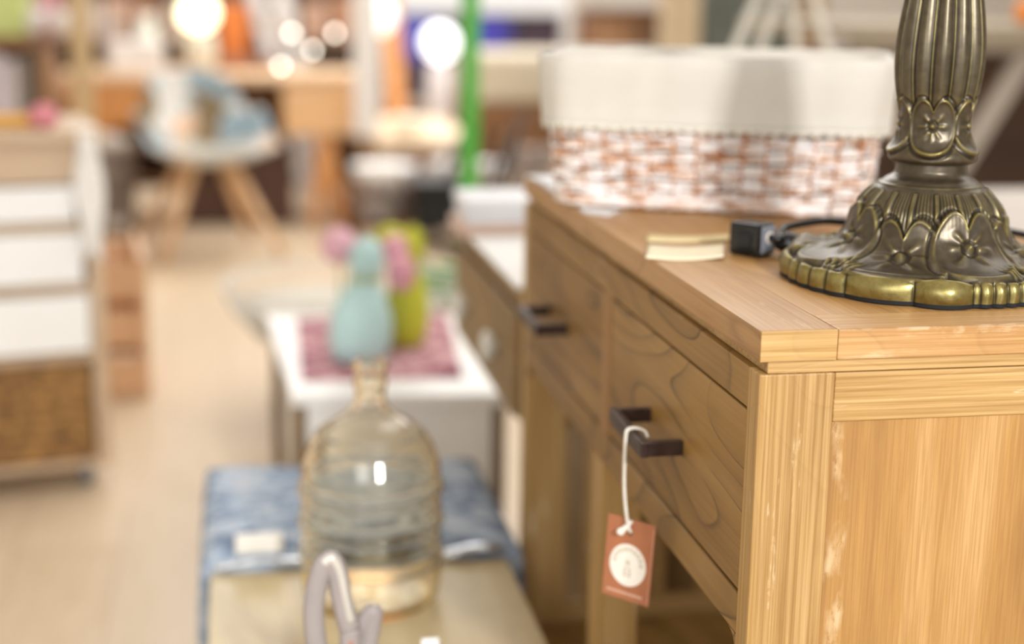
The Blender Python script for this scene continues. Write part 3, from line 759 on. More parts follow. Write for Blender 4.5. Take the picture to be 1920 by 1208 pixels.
for lv, (dz, ou) in enumerate(((.012, .006), (.05, .009), (.10, .010), (.115, .008))):
    new = []
    for k, p in enumerate(per):
        cx, cy = (X0+X1)/2, (Y0_+Y1_)/2
        dx_, dy_ = (1 if p.co.x > X1-.001 else -1 if p.co.x < X0+.001 else 0), (1 if p.co.y > Y1_-.001 else -1 if p.co.y < Y0_+.001 else 0)
        if dy_ < 0: dy_ *= .0
        o_ = ou+.0025*math.sin(k*1.1)*min(lv, 2)*.5
        new.append(bm.verts.new((p.co.x+dx_*o_, p.co.y+dy_*o_, .352-dz+(.006*math.sin(k*.5) if lv == 3 else 0))))
    for k in range(len(per)): bm.faces.new((prev[k], prev[(k+1) % len(per)], new[(k+1) % len(per)], new[k]))
    prev = new
bm_obj('fabric_cover', bm, DEN, st_, smooth=True)
box('seat_board', X0+.004, X1-.004, Y0_+.004, Y1_-.004, .30, .349, plain('#6b4a30', .6), st_)
DKM = plain('#2c2722', .45, .3, .1, 30, 'dark_leg_paint')
for x in (X0+.012, X1-.037):
    for y in (Y0_+.01, Y1_-.04): box('leg', x, x+.022, y, y+.022, 0, .30, DKM, st_)
lb = box('paper_label', -.356, -.300, .7680, .792, .3630, .380, plain('#f3efe6', .6), bev=.001, rot=None)
tag(lb, 'small white paper label lying at the left front edge of the blue stool', 'label')
SIL = plain('#dfe3ea', .18, .8, .08, 60, 'silver_foil')
o = tube('silver_ribbon', catmull([(-.108, .772, .3455), (-.09, .770, .350), (-.07, .772, .3535), (-.05, .771, .3535), (-.034, .772, .350)], 6), .0085, SIL, None, 8, flat=.7); tag(o, 'shiny silver ribbon along the stool front edge, right of the glass carboy', 'ribbon')
o = tube('silver_ribbon', catmull([(-.380, .772, .3455), (-.36, .770, .350), (-.33, .772, .3525), (-.30, .771, .350), (-.272, .772, .348)], 6), .0065, SIL, None, 8, flat=.7); tag(o, 'shiny silver ribbon along the stool front edge, left of the glass carboy', 'ribbon')

# ------------------------------------------------------------------ night stand behind the console
OLV = wood('olive_brown_wood', '#7d6238', '#93764a', '#a8895a', axis='y', line=.15, rough=.5, seedw=6., fibre=.5)
ns_ = thing('nightstand', 'olive brown shallow drawer cabinet with white oval knobs, standing just beyond the console', 'cabinet')
NY0, NY1, NZ = .872, 1.420, .652
box('carcass', .012, .36, NY0+.01, NY1-.01, .47, NZ-.022, OLV, ns_)
box('top', 0, .37, NY0, NY1, NZ-.022, NZ, OLV, ns_, .004)
box('plinth', .13, .35, NY0+.02, NY1-.02, 0, .4698, OLV, ns_)
KN = plain('#ece7dc', .3, 0, .02, 30, 'ceramic')
for y0, y1 in ((NY0+.02, NY0+.24), (NY0+.25, NY1-.02)):
    d = box('drawer', -.002, .0122, y0, y1, .482, .620, OLV, ns_, .004)
    lathe('knob', [(.004, 0), (.006, .006), (.013, .012), (.015, .018), (.011, .023), (.001, .025)], KN, d, 24, loc=(-.0015, (y0+y1)/2, .551), rot=(0, -PI/2, 0), sy=1.0, sx=1.5)
o = box('table_runner', -.001, .30, NY0+.006, 1.262, NZ+.0004, NZ+.006, cloth_mat('#f2f1ee', 'runner_cotton'), bev=.002); tag(o, 'flat white cloth covering the top of the olive brown cabinet', 'cloth')
# folded white textile with pinkish edge
fc = thing('folded_towel', 'stack of folded white and pinkish cloth on the olive brown cabinet', 'towel')
for i, (c_, x0, y0, y1) in enumerate((('#e9c9b8', -.012, 1.272, 1.412), ('#f3f3f7', -.004, 1.275, 1.408), ('#f5f6fa', -.006, 1.274, 1.41))):
    rows = []
    zb = NZ+.0006+i*.0195
    bm = bmesh.new(); add_box(bm, x0, .24, y0, y1, zb, zb+.019); bm_obj('fold', bm, cloth_mat(c_, 'towel_cloth'), fc, .005, smooth=True, seg=3)

# ------------------------------------------------------------------ white bench with mat and vases
WPT = plain('#f6f5f2', .42, 0, .025, 8, 'white_furniture_paint')
wt = thing('white_bench', 'low white painted bench box carrying two felt vases on a pink mat', 'bench')
WZt = .34
def quadprism(name, pts4, z0, z1, mat, parent, bev=.003):
    bm = bmesh.new(); v = [bm.verts.new((x, y, z)) for z in (z0, z1) for x, y in pts4]
    for f in ((0,3,2,1),(4,5,6,7),(0,1,5,4),(1,2,6,5),(2,3,7,6),(3,0,4,7)): bm.faces.new([v[i] for i in f])
    return bm_obj(name, bm, mat, parent, bev)
quadprism('top', ((-.262, 1.560), (.118, 1.515), (.135, 2.16), (-.290, 2.20)), WZt-.022, WZt, WPT, wt)
quadprism('body', ((-.238, 1.580), (.088, 1.540), (.100, 2.13), (-.262, 2.17)), .09, WZt-.0222, WPT, wt)
DKW = plain('#7a6240', .5, 0, .1, 20, 'brown_leg')
for x, y in ((-.252, 1.585), (.090, 1.542), (-.275, 2.14), (.100, 2.10)): box('leg', x-.006, x+.016, y-.012, y+.018, 0, WZt-.0222, DKW, wt)
def mat_cloth():
    s = NT('pink_woven_mat'); o = s.tex(); n = s.noise(s.map(o, (1, 2.0, 1)), 11, 3, .7, 1.)
    s.set(Base_Color=s.ramp(n, [(.38, lin('#6d2438')), (.45, lin('#a9566a')), (.53, lin('#e6c2c4')), (.62, lin('#8d3c50'))]), Roughness=.9); return s.m
A = on_z(566, 716, WZt); B = on_z(868, 710, WZt); C_ = on_z(838, 590, WZt); D = on_z(556, 600, WZt)
ptm = quadprism('woven_mat', ((A.x, A.y), (B.x, B.y), (C_.x, C_.y), (D.x, D.y)), WZt+.0003, WZt+.004, mat_cloth(), None, .001)
tag(ptm, 'pink and burgundy woven mat lying on the white bench', 'mat')
def vase(px, py, col, hgt, rb, label, zb=WZt+.0045, dy=0.):
    p = on_z(px, py, zb); c = Vector((p.x, p.y+rb*.9+dy, zb))
    t = thing('felt_vase', label, 'vase', 'felt vases on the white bench', loc=c); t.rotation_euler = (0, rad(5), 0)
    m = plain(col, .75, 0, .03, 20, 'vase_glaze', .1)
    h = hgt
    lathe('body', [(.3*rb, 0), (.86*rb, .004), (.98*rb, .035*h/.2), (rb, .06*h/.2), (.93*rb, .09*h/.2), (.74*rb, .118*h/.2), (.52*rb, .140*h/.2), (.44*rb, .150*h/.2)], m, t, 48, cap0=True)
    lathe('neck_band', [(.45*rb, .147*h/.2), (.50*rb, .150*h/.2), (.50*rb, .156*h/.2), (.45*rb, .159*h/.2)], plain('#b9c79a', .7), t, 40)
    lathe('head', [(.44*rb, .158*h/.2), (.52*rb, .165*h/.2), (.56*rb, .18*h/.2), (.53*rb, .200*h/.2), (.42*rb, .215*h/.2), (.2*rb, .224*h/.2), (.01, .226*h/.2)], m, t, 48)
    return c
v1 = vase(676, 690, '#c4e6e6', .205, .058, 'pale turquoise pear shaped vase with rounded head, on the pink mat')
v2 = vase(760, 655, '#cdd042', .205, .045, 'lime green pear shaped vase, partly behind the turquoise one', dy=.0)
def pompom(px, py, Y, r, col, base, label, sxy=1., szz=1.):
    p = on_y(px, py, Y)
    t = thing('pompom_flower', label, 'flower', 'felt ball flowers on the white bench')
    bm = bmesh.new(); bmesh.ops.create_icosphere(bm, subdivisions=4, radius=r)
    for v in bm.verts:
        n_ = 1+.07*mnoise.noise(v.co*130)
        v.co = Vector((v.co.x*n_*sxy, v.co.y*n_*sxy, v.co.z*n_*szz))+p
    bm_obj('bloom', bm, plain(col, .9, 0, .08, 60, 'felt', .3), t, smooth=True)
    tube('stem', catmull([base, base.lerp(p, .5)+Vector((.004, .0, .0)), p+Vector((0, 0, -r*.8))], 6), .002, plain('#8f9a4a', .7), t, 8)
zb = WZt+.0045
pompom(636, 461, v1.y+.05, .034, '#eebac7', Vector((v1.x-.035, v1.y+.062, zb)), 'pink ball flower left of the turquoise vase')
pompom(740, 468, v1.y+.10, .026, '#eeb2c0', Vector((v1.x+.045, v1.y+.09, zb)), 'small pink ball flower touching the turquoise vase head on its right', 1., 1.1)
pompom(752, 512, v1.y+.02, .0265, '#ebaaba', Vector((v1.x+.058, v1.y-.005, zb)), 'pink ball flower in front of the lime vase head', 1., 1.3)
pompom(731, 452, v2.y+.06, .033, '#c3c64f', Vector((v2.x-.012, v2.y+.065, zb)), 'lime ball flower above the lime green vase')

# ------------------------------------------------------------------ round white wire tray table behind the bench
wb = thing('wire_basket', 'wide round white wire basket behind the white bench', 'basket', loc=(-.10, 2.60, 0))
WM = plain('#dcdcd8', .45, .1, .04, 30, 'white_wire')
bm = bmesh.new()
for zz, rr in ((.33, .285), (.327, .282), (.27, .26), (.24, .23), (.21, .205)):
    add_tube(bm, [(rr*math.cos(2*PI*i/64), rr*math.sin(2*PI*i/64), zz) for i in range(64)], .004 if zz > .38 else .0025, 6, closed=True)
for i in range(72):
    t = 2*PI*i/72; add_tube(bm, [(.285*math.cos(t), .285*math.sin(t), .33), (.26*math.cos(t), .26*math.sin(t), .27), (.205*math.cos(t), .205*math.sin(t), .21), (.16*math.cos(t), .16*math.sin(t), .205)], .0018, 5)
bm_obj('wire_body', bm, WM, wb, smooth=True)
lathe('base_plate', [(.001, .202), (.18, .202), (.18, .207), (.001, .207)], WM, wb, 48)
for k in range(3):
    t = 2*PI*k/3+.5; bar('leg', (.15*math.cos(t), .15*math.sin(t), .203), (.2*math.cos(t), .2*math.sin(t), 0), .014, .014, WM, wb)
o = lathe('cream_cloth', [(.001, .2082), (.17, .2090), (.21, .245), (.235, .275), (.2, .28), (.10, .27), (.001, .275)], cloth_mat('#d2cbbd', 'cream_throw'), None, 48, loc=(-.10, 2.60, .001)); tag(o, 'bundled cream cloth filling the round white wire basket', 'cloth')

# ------------------------------------------------------------------ green metal stand
GRN = plain('#4fa83a', .38, .0, .05, 20, 'green_enamel')
gs = thing('green_stand', 'bright green metal display stand with one tall square post and low wire rack', 'stand')
gp = on_y(880, 300, 3.05)
gx = gp.x
box('post', gx-.023, gx+.023, 3.03, 3.07, 0, 1.55, GRN, gs, .004)
box('foot_plate', gx-.17, gx+.06, 2.92, 3.18, 0, .012, GRN, gs)
for z in (.20, .225, .25, .275):
    bm = bmesh.new(); add_tube(bm, [(gx-.15, 2.94, z), (gx-.02, 2.94, z), (gx-.02, 3.03, z), (gx-.15, 3.10, z)], .009, 8, closed=True); bm_obj('rack_rail', bm, GRN, gs, smooth=True)
for x, y in ((gx-.15, 2.94), (gx-.02, 2.94), (gx-.15, 3.10)): bar('rack_leg', (x, y, 0.012), (x, y, .285), .012, .012, GRN, gs)

# ------------------------------------------------------------------ left: trolley with white drawers, wicker drawer, caster
TAN = wood('pale_oak', '#b89c7e', '#c9ae90', '#d6bfa4', axis='x', line=.1, rough=.5, fibre=.5)
WDR = plain('#f7f6f3', .45, 0, .015, 8, 'white_drawer_paint')
tr = thing('drawer_trolley', 'pale wood trolley on casters with three white drawers above a brown wicker one', 'cabinet', loc=(-.610, 2.12, 0), rz=rad(13))
Wd = .62
box('side_panel', -.03, 0, .0, .34, .05, .718, TAN, tr)
box('side_panel', -Wd, -Wd+.03, .0, .34, .05, .718, TAN, tr)
box('back_board', -Wd+.03, -.03, .33, .338, .066, .70, TAN, tr)
box('top', -Wd-.01, .01, -.012, .35, .7182, .741, TAN, tr)
box('bottom_board', -Wd+.03, -.03, 0, .33, .05, .066, TAN, tr)
box('apron', -Wd+.03, -.03, .0, .015, .636, .7178, TAN, tr)
for z in (.290, .432, .557): box('shelf', -Wd+.03, -.03, .004, .33, z-.018, z, TAN, tr)
for z0, z1, xr in ((.297, .411, -.034), (.437, .537, -.042), (.562, .630, -.052)):
    d = box('drawer', -Wd+.034, xr, -.012, .30, z0, z1, WDR, tr, .003)
    lathe('knob', [(.005, 0), (.007, .008), (.014, .016), (.009, .024), (.001, .026)], WDR, d, 20, loc=(-Wd/2, -.0125, (z0+z1)/2), rot=(PI/2, 0, 0))
def wick2(c1, c2, nm, sc_=38):
    s = NT(nm); o = s.tex(); n = s.noise(o, sc_, 4, .7); wv = s.n('ShaderNodeTexWave'); s.l.new(s.map(o, (1, 1, 1)), wv.inputs[0]); wv.bands_direction = 'Z'; wv.inputs['Scale'].default_value = 14; wv.inputs['Distortion'].default_value = 4
    c = s.ramp(n, [(.35, lin(c1)), (.65, lin(c2))]); c = s.mix(s.math('MULTIPLY', wv.outputs[1], .35), c, lin(c1)); s.set(Base_Color=c, Roughness=.7); s.bump(wv.outputs[1], .6, .004); return s.m
WK2 = wick2('#5a3a1c', '#b98a4a', 'brown_wicker', 48)
bm = bmesh.new(); add_box(bm, -Wd+.04, -.036, -.008, .30, .0665, .268)
o = bm_obj('wicker_drawer', bm, WK2, tr, .012)
for x in (-Wd+.05, -.05):
    for y in (.04, .30):
        c = bm = bmesh.new(); add_lathe(bm, [(.001, -.012), (.021, -.012), (.0245, -.006), (.0245, .006), (.021, .012), (.001, .012)], 28)
        w_ = bm_obj('caster', bm, plain('#6f7478', .35, .4), tr, smooth=False, loc=(x, y, .0247), rot=(0, PI/2, 0))
bm = None
# white lace panel hanging at the trolley end
rows = []
for i in range(25):
    u = i/24; row = []
    for j in range(31):
        v_ = j/30; row.append((-.048+.046*u+.006*math.sin(v_*9+u*3), -.022+.30*max(0, .2-v_)-.006*math.sin(u*14), .7445-.25*max(0, v_-.12)/.88-.012*math.sin(u*9)*v_))
    rows.append(row)
bm = bmesh.new(); add_grid(bm, rows); o = bm_obj('lace_cloth', bm, cloth_mat('#f6f2ec', 'lace_cloth_white'), None, smooth=True, loc=(-.610, 2.12, 0), rot=(0, 0, rad(13))); m = o.modifiers.new('t', 'SOLIDIFY'); m.thickness = .003
tag(o, 'white cloth hanging down the right end of the drawer trolley', 'cloth')
# items on the trolley
p = on_z(20, 240, .742); o = box('folded_scarf', p.x-.10, p.x+.06, p.y-.01, p.y+.12, .7413, .761, plain('#d6a04a', .85), bev=.006); tag(o, 'mustard folded scarf on top of the drawer trolley', 'scarf')
p = on_z(78, 244, .742); o = lathe('fabric_ball', [(.001, 0), (.018, .002), (.028, .014), (.030, .026), (.022, .042), (.001, .05)], plain('#d88a92', .85), None, 28, loc=(p.x, p.y+.04, .7415)); tag(o, 'pink fabric ball on top of the drawer trolley', 'ornament')
# low wooden crate + dark stand beyond the trolley
PCH = wood('peach_wood', '#c8986e', '#dcb189', '#ecc9a5', axis='z', line=.1, fibre=.4)
cr = thing('wooden_crate', 'peach coloured open wooden crate on the floor just beyond the drawer trolley', 'crate', loc=(-.585, 2.80, 0), rz=rad(6))
for x in (-.26, .0): box('side_board', x, x+.018, 0, .42, 0, .36, PCH, cr)
for z in (.02, .14, .26): box('slat', -.242, 0, 0, .014, z, z+.085, PCH, cr); box('slat', -.242, 0, .406, .42, z, z+.085, PCH, cr)
box('bottom_board', -.242, 0, .014, .406, .0, .012, PCH, cr)
o = thing('plant_stand', 'thin brown plant stand on the floor beyond the wooden crate', 'stand', loc=(-.72, 3.62, 0))
for x, y in ((-.1, 0), (0.03, 0), (-.1, .14), (0.03, .14)): bar('leg', (x, y, 0), (x*.9, y, .30), .012, .012, plain('#7c6a58', .5, 0, .1, 8), o)
box('plate', -.115, .045, -.015, .155, .30, .315, plain('#7c6a58', .5, 0, .1, 8), o)
ws = thing('wicker_hamper', 'tall grey brown wicker hamper standing between the trolley and the shell chair', 'basket', loc=(-.86, 5.0, 0))
lathe('hamper_body', [(.001, .002), (.12, .002), (.125, .06), (.14, .40), (.135, .41), (.001, .39)], wick2('#5c4f47', '#9b8a7c', 'grey_wicker', 20), ws, 36)
lathe('lid', [(.001, .46), (.06, .455), (.13, .43), (.146, .412), (.142, .40), (.001, .395)], plain('#a8998a', .7, 0, .1, 20), ws, 36)

# ------------------------------------------------------------------ shell chair with patchwork upholstery
sh = thing('shell_chair', 'armchair with patchwork shell seat and splayed wooden dowel legs', 'chair', loc=(-.455, 4.93, 0), rz=rad(16))
def patch_mat():
    s = NT('patchwork_fabric'); o = s.tex(); v_ = s.n('ShaderNodeTexVoronoi'); v_.distance = 'CHEBYCHEV'; s.l.new(o, v_.inputs['Vector']); v_.inputs['Scale'].default_value = 7.5
    sep = s.n('ShaderNodeSeparateColor'); s.l.new(v_.outputs['Color'], sep.inputs[0])
    c = s.ramp(sep.outputs[0], [(0, lin('#8fa3ad')), (.2, lin('#c9c6c0')), (.38, lin('#7d6a4c')), (.5, lin('#d8d4cc')), (.66, lin('#a3b6bf')), (.8, lin('#dcb89a')), (.92, lin('#bdb7aa'))], 'CONSTANT')
    s.set(Base_Color=c, Roughness=.8); return s.m
def shell_rows(off):
    rows = []
    for i in range(29):
        u = i/28*2-1           # across
        row = []
        for j in range(27):
            v_ = j/26            # 0 front edge .. 1 top of back
            if v_ < .45:
                t = v_/.45; y = -.21+.36*t; z = .40-.035*math.sin(t*PI)-.02*t+.012*(1-t)**3
                wdt = .235-.02*t; armz = .15*smst(t*1.15)*abs(u)**3.2 + .03*abs(u)**3
                x = u*(wdt+.035*abs(u)**3*t)
                row.append((x, y, z+armz+off*0))
            else:
                t = (v_-.45)/.55; a = t
                y = .15+.075*math.sin(a*PI/2)+.06*a; z = .38+.31*a**1.15
                wdt = .215*(1-.25*a**2); lift = .15*(1-a)**1.2*abs(u)**3.2
                x = u*(wdt+.035*abs(u)**3*(1-a)); y2 = y-.13*abs(u)**2.4*(1-.5*a)
                row.append((x, y2, z+lift*(1-a)-.05*abs(u)**4*a))
        rows.append(row)
    return rows
def smst(t): t = max(0, min(1, t)); return t*t*(3-2*t)
bm = bmesh.new(); add_grid(bm, shell_rows(0)); o = bm_obj('seat_shell', bm, [patch_mat()], sh, smooth=True, sub=1)
m = o.modifiers.new('t', 'SOLIDIFY'); m.thickness = .012; m.offset = 1
bm = bmesh.new(); add_grid(bm, [[(x*1.015, y+.012*(1 if j > 12 else 0), z-.014) for j, (x, y, z) in enumerate(r)] for r in shell_rows(0)])
o = bm_obj('outer_shell', bm, plain('#e9e9e4', .35, 0, .02, 5, 'white_shell_plastic'), sh, smooth=True, sub=1); m = o.modifiers.new('t', 'SOLIDIFY'); m.thickness = .006
LEGW = wood('beech_legs', '#d9a878', '#e8bd90', '#f3d0a8', axis='z', line=.05, fibre=.3)
for sx in (-1, 1):
    for sy in (-1, 1):
        bm = bmesh.new(); add_tube(bm, [(sx*.07, sy*.07, .36), (sx*.235, sy*.215, .0)], [.023, .016], 14); bm_obj('leg', bm, LEGW, sh, smooth=True)
for sx in (-1, 1): bar('brace', (sx*.09, -.10, .30), (-sx*.09, .10, .33), .008, .008, DKM, sh)

# ------------------------------------------------------------------ desk with two drawer boxes
ORG = wood('orange_oak', '#c98444', '#dd9a5a', '#ecb27a', axis='x', line=.1, rough=.45, fibre=.4, seedw=2.)
ORL = wood('light_orange_oak', '#e4ac72', '#efbf8a', '#f6cfa0', axis='x', line=.06, rough=.45, fibre=.3, seedw=4.)
dk = thing('writing_desk', 'orange oak writing desk with two hanging drawer boxes, behind the shell chair', 'desk')
DY0, DY1 = 5.55, 6.15
box('desktop', -1.05, .21, DY0-.02, DY1, .615, .65, wood('desk_top_oak', '#d0a67c', '#dfbb94', '#ebcdaa', axis='x', line=.1, fibre=.4), dk, .004)
box('drawer_box', -.14, .19, DY0, DY1-.02, .395, .6148, ORL, dk, .004)
box('drawer_box', -1.03, -.66, DY0, DY1-.02, .43, .6148, ORG, dk, .004)
box('back_panel', -.66, -.14, DY1-.05, DY1-.02, .44, .6148, plain('#8a6238', .6), dk, .002)
for xa, xb in ((.04, -.02), (.04, .105)): bar('leg', (xa, DY0+.05, .3948), (xb, DY0+.03, 0), .075, .05, ORG, dk, w2=.04, t2=.03)
bar('leg', (-.9, DY0+.05, .43), (-.96, DY0+.03, 0), .06, .05, ORG, dk, w2=.04, t2=.03)
bar('leg', (-.9, DY1-.08, .43), (-.96, DY1-.06, 0), .06, .05, ORG, dk, w2=.04, t2=.03)
bar('leg', (.04, DY1-.08, .3948), (.1, DY1-.06, 0), .06, .05, ORG, dk, w2=.04, t2=.03)
DT = .6504
def deskitem(name, px0, px1, py_top, Y, dep, mat, label, cat, bev=.004, zb=DT, group=None):
    a = on_y(px0, py_top, Y); b = on_y(px1, py_top, Y)
    o = box(name, a.x, b.x, Y, Y+dep, zb, a.z, mat, bev=bev); return tag(o, label, cat, group)
deskitem('white_box', 205, 305, 78, 5.70, .18, plain('#e9e5e2', .5), 'low white box on the left part of the desk', 'box')
deskitem('grey_book', 190, 222, 20, 5.92, .05, plain('#b9aaa0', .7), 'grey brown upright folder behind the white box on the desk', 'folder')
p = on_y(272, 60, 5.90); o = lathe('white_vase', [(.03, 0), (.055, .02), (.065, .09), (.045, .16), (.03, .20), (.036, .235), (.001, .236)], plain('#e4e6dc', .4), None, 32, loc=(p.x, 5.98, DT)); tag(o, 'pale ceramic vase behind the white box on the desk', 'vase')
deskitem('orange_box', 412, 462, 8, 6.02, .1, plain('#d0783a', .7), 'orange box on the desk, right of the lit globe lamp', 'box')
deskitem('brown_tray', 385, 515, 108, 5.92, .09, plain('#8d6450', .6), 'flat brown tray at the back of the desk', 'tray')
box_ = thing('low_chest', 'dark brown low chest on the floor under the desk', 'chest')
box('chest_body', -.60, -.10, 5.62, 6.05, 0, .30, plain('#54382a', .6, 0, .1, 8), box_, .004); box('chest_lid', -.61, -.09, 5.61, 6.06, .3002, .325, plain('#6b4a38', .6), box_, .003)
# globe lamp
def emit(nm, col, st):
    s = NT(nm); s.set(Base_Color=lin(col), Emission_Color=lin(col), Emission_Strength=st, Roughness=.5); return s.m
p = on_y(372, 28, 5.80)
gl = thing('globe_lamp', 'lit warm white globe lamp on a pale base, on the desk', 'lamp', loc=(p.x, 5.80, DT))
lathe('lamp_base', [(.001, 0), (.060, 0), (.068, .02), (.075, .10), (.06, .16), (.001, .162)], plain('#ded6c2', .5), gl, 32)
bm = bmesh.new(); bmesh.ops.create_uvsphere(bm, u_segments=32, v_segments=20, radius=.082); bm_obj('globe', bm, emit('warm_globe', '#fff3c8', 3.2), gl, smooth=True, loc=(0, 0, p.z-DT+.01))
# clear bulb ornaments, their bright glints imitated by glowing spheres
for k, (px, py) in enumerate(((547, 62), (628, 62), (586, 94), (527, 124))):
    Yk = (5.72, 5.76, 5.70, 5.62)[k]; q = on_y(px, py, Yk)
    lab = ('leftmost high clear bulb ornament on the desk, left of two at the same height', 'clear bulb ornament nearest the white post', 'clear bulb ornament between and below the two highest ones', 'lowest clear bulb ornament, at the front edge of the desk')[k]
    t = thing('bulb_ornament', lab, 'ornament', 'clear bulb ornaments on the desk', loc=(q.x, Yk, DT))
    h = max(q.z-DT, .012)
    bm = bmesh.new(); bmesh.ops.create_uvsphere(bm, u_segments=16, v_segments=12, radius=.012); bm_obj('bulb', bm, emit('glint_glow', '#f6f1e2', 9), t, smooth=True, loc=(0, 0, h))
    tube('stem', [(0, 0, 0), (0, 0, h-.011)], .003, plain('#b9b09c', .5), t, 8)
    lathe('foot', [(.001, 0), (.018, 0), (.018, .004), (.001, .004)], plain('#b9b09c', .5), t, 20)
# white easel behind the desk
ea = thing('white_easel', 'white wooden ladder easel leaning behind the desk', 'easel')
for (xa, xb) in ((470, 512), (520, 556)):
    a = on_y(xa, -40, 6.5); b = on_y(xb, 115, 6.4); d = (b-a); e = b + d*((0-b.z)/d.z if abs(d.z) > 0 else 0)
    bar('rail', (a.x, 6.5, a.z), (e.x, 6.32, 0), .075, .03, plain('#dcd9d6', .5), ea)
for z in (.25, .55, .88): a = on_y(500, 60, 6.42); box('rung', a.x-.05+(.9-z)*.08, a.x+.14+(.9-z)*.08, 6.405, 6.425, z, z+.03, plain('#dcd9d6', .5), ea)

# ------------------------------------------------------------------ bookcases and back row
DKB = wood('dark_brown_wood', '#4e3322', '#66432c', '#7d563a', axis='x', line=.1, fibre=.4)
MDB = wood('mid_brown_wood', '#76502f', '#8f6540', '#a67a50', axis='x', line=.1, fibre=.4)
def bookcase(name, x0, x1, y0, y1, zs_, top, mat, label, back=None):
    t = thing(name, label, 'shelf')
    box('side_board', x0, x0+.03, y0, y1, 0, top, mat, t); box('side_board', x1-.03, x1, y0, y1, 0, top, mat, t)
    box('back_board', x0+.03, x1-.03, y1-.02, y1, 0, top, back or mat, t)
    for z in zs_: box('shelf_board', x0+.03, x1-.03, y0, y1-.02, z, z+.03, mat, t)
    return t
bookcase('low_bookcase', -1.3, .36, 6.9, 7.25, (.02, .20, .42, .72), 1.25, DKB, 'long dark brown bookcase against the far side, behind the desk', plain('#5d4433', .7))
bi = 0
x = -1.22
cols = ['#c9a48c', '#b98c70', '#e0cdb8', '#9c7a66', '#d8b49c', '#a36a4a', '#cfc0b4']
names_ = ['beige', 'light brown', 'cream', 'grey brown', 'pinkish beige', 'rust brown', 'pale grey']
ORD = ['first', 'second', 'third', 'fourth', 'fifth', 'sixth', 'seventh', 'eighth', 'ninth', 'tenth', 'eleventh', 'twelfth', 'thirteenth', 'fourteenth']
for lev, zb_, zt_ in (('middle', .4502, .66), ('top', .7502, .98)):
    x = -1.24; k = 0
    while x < .20:
        wd = random.uniform(.08, .13); h = random.uniform(.6, .95)*(zt_-zb_)
        o = box('storage_box', x, x+wd, 6.95, 7.12, zb_, zb_+h, plain(cols[bi % 7], .7, 0, .05, 8), bev=.003)
        tag(o, '%s box on the %s shelf of the long dark bookcase, %s from the left' % (names_[bi % 7], lev, ORD[k]), 'box', 'small boxes in the dark bookcase'); bi += 1; k += 1
        x += wd+random.uniform(.01, .05)
# left bookcase
LB = bookcase('left_bookcase', -1.75, -.955, 4.30, 4.62, (.03, .30, .545, .80), .80, MDB, 'brown bookcase at far left carrying upright grey and white books')
box('top_board', -1.77, -.935, 4.28, 4.63, .8302, .845, MDB, LB)
x = -1.18; k = 0
for wd, col in ((.035, '#d8d2da'), (.05, '#d5ccd2'), (.045, '#cfc4c6'), (.028, '#8f8378'), (.03, '#6f655b')):
    o = box('book', x, x+wd-.003, 4.315, 4.50, .5753, .5753+.20+.012*math.sin(k*2), plain(col, .6, 0, .03, 8), bev=.002)
    tag(o, ('pale lavender book, first of five upright books in the left bookcase', 'wide pale lavender book beside the first one in the left bookcase', 'pale pinkish grey book in the middle of the left bookcase row', 'brownish grey book right of the pale ones in the left bookcase', 'dark brown grey book, last on the right in the left bookcase')[k], 'book', 'upright books in the left bookcase'); x += wd; k += 1
p = on_y(20, 60, 4.36); o = box('lime_box', p.x-.12, p.x+.055, 4.34, 4.50, .8453, 1.02, plain('#cfdc8a', .5), bev=.004); tag(o, 'lime green box on top of the left bookcase', 'box')
p = on_y(88, 40, 4.42); o = box('pink_box', p.x-.025, p.x+.03, 4.45, 4.52, .8453, 1.0, plain('#dc9aa8', .6), bev=.003); tag(o, 'narrow pink box behind the white cups on the left bookcase', 'box')
for k, px in enumerate((65, 112)):
    p = on_y(px, 40, 4.36); o = lathe('white_cup', [(.001, 0), (.028, .001), (.036, .05), (.037, .085), (.034, .085), (.032, .05), (.001, .008)], plain('#efe8e4', .25), None, 28, loc=(p.x, 4.37, .8453)); tag(o, ('white cup beside the lime green box on the left bookcase', 'white cup at the right end of the left bookcase top')[k], 'cup', 'white cups')
# timber post
p = on_y(153, 120, 4.05); o = box('wooden_post', p.x-.03, p.x+.03, 4.03, 4.09, 0, 2.3, wood('tan_post', '#b99a6c', '#cdb186', '#dcc49c', axis='z', line=.1, fibre=.4), bev=.003); tag(o, 'tall square tan wooden post standing between the trolley and the desk', 'post')

# cream low bench with bowl, white column, plank
CRM = plain('#f0d9b8', .5, 0, .03, 8, 'cream_paint')
cb = thing('cream_bench', 'low cream coloured bench right of the desk', 'bench')
box('top', .235, .66, 5.32, 6.45, .36, .40, CRM, cb, .004)
for x in (.25, .60):
    for y in (5.35, 6.36): box('leg', x, x+.045, y, y+.045, 0, .36, CRM, cb)
p = on_y(770, 262, 5.50); o = lathe('cream_bowl', [(.001, 0), (.03, 0), (.06, .02), (.092, .07), (.088, .072), (.055, .03), (.001, .012)], plain('#faf0dc', .4), None, 36, loc=(p.x-.01, 5.52, .4005)); tag(o, 'cream bowl standing on the cream bench', 'bowl')
p = on_y(688, 150, 5.42); o = box('white_column', p.x-.055, p.x+.05, 5.40, 5.48, .4005, 1.75, plain('#efe9e2', .5, 0, .02, 5), bev=.004); tag(o, 'tall white painted column standing on the cream bench', 'column')
p = on_y(716, 60, 5.45)
bm = bmesh.new()
a = on_y(732, 30, 6.2); b = on_y(742, 195, 6.1); o = bar('leaning_plank', (a.x-.01, 6.25, 1.15), (b.x+.01, 6.1, .402), .085, .02, ORG, None); tag(o, 'orange brown wooden plank leaning beside the white column', 'plank')
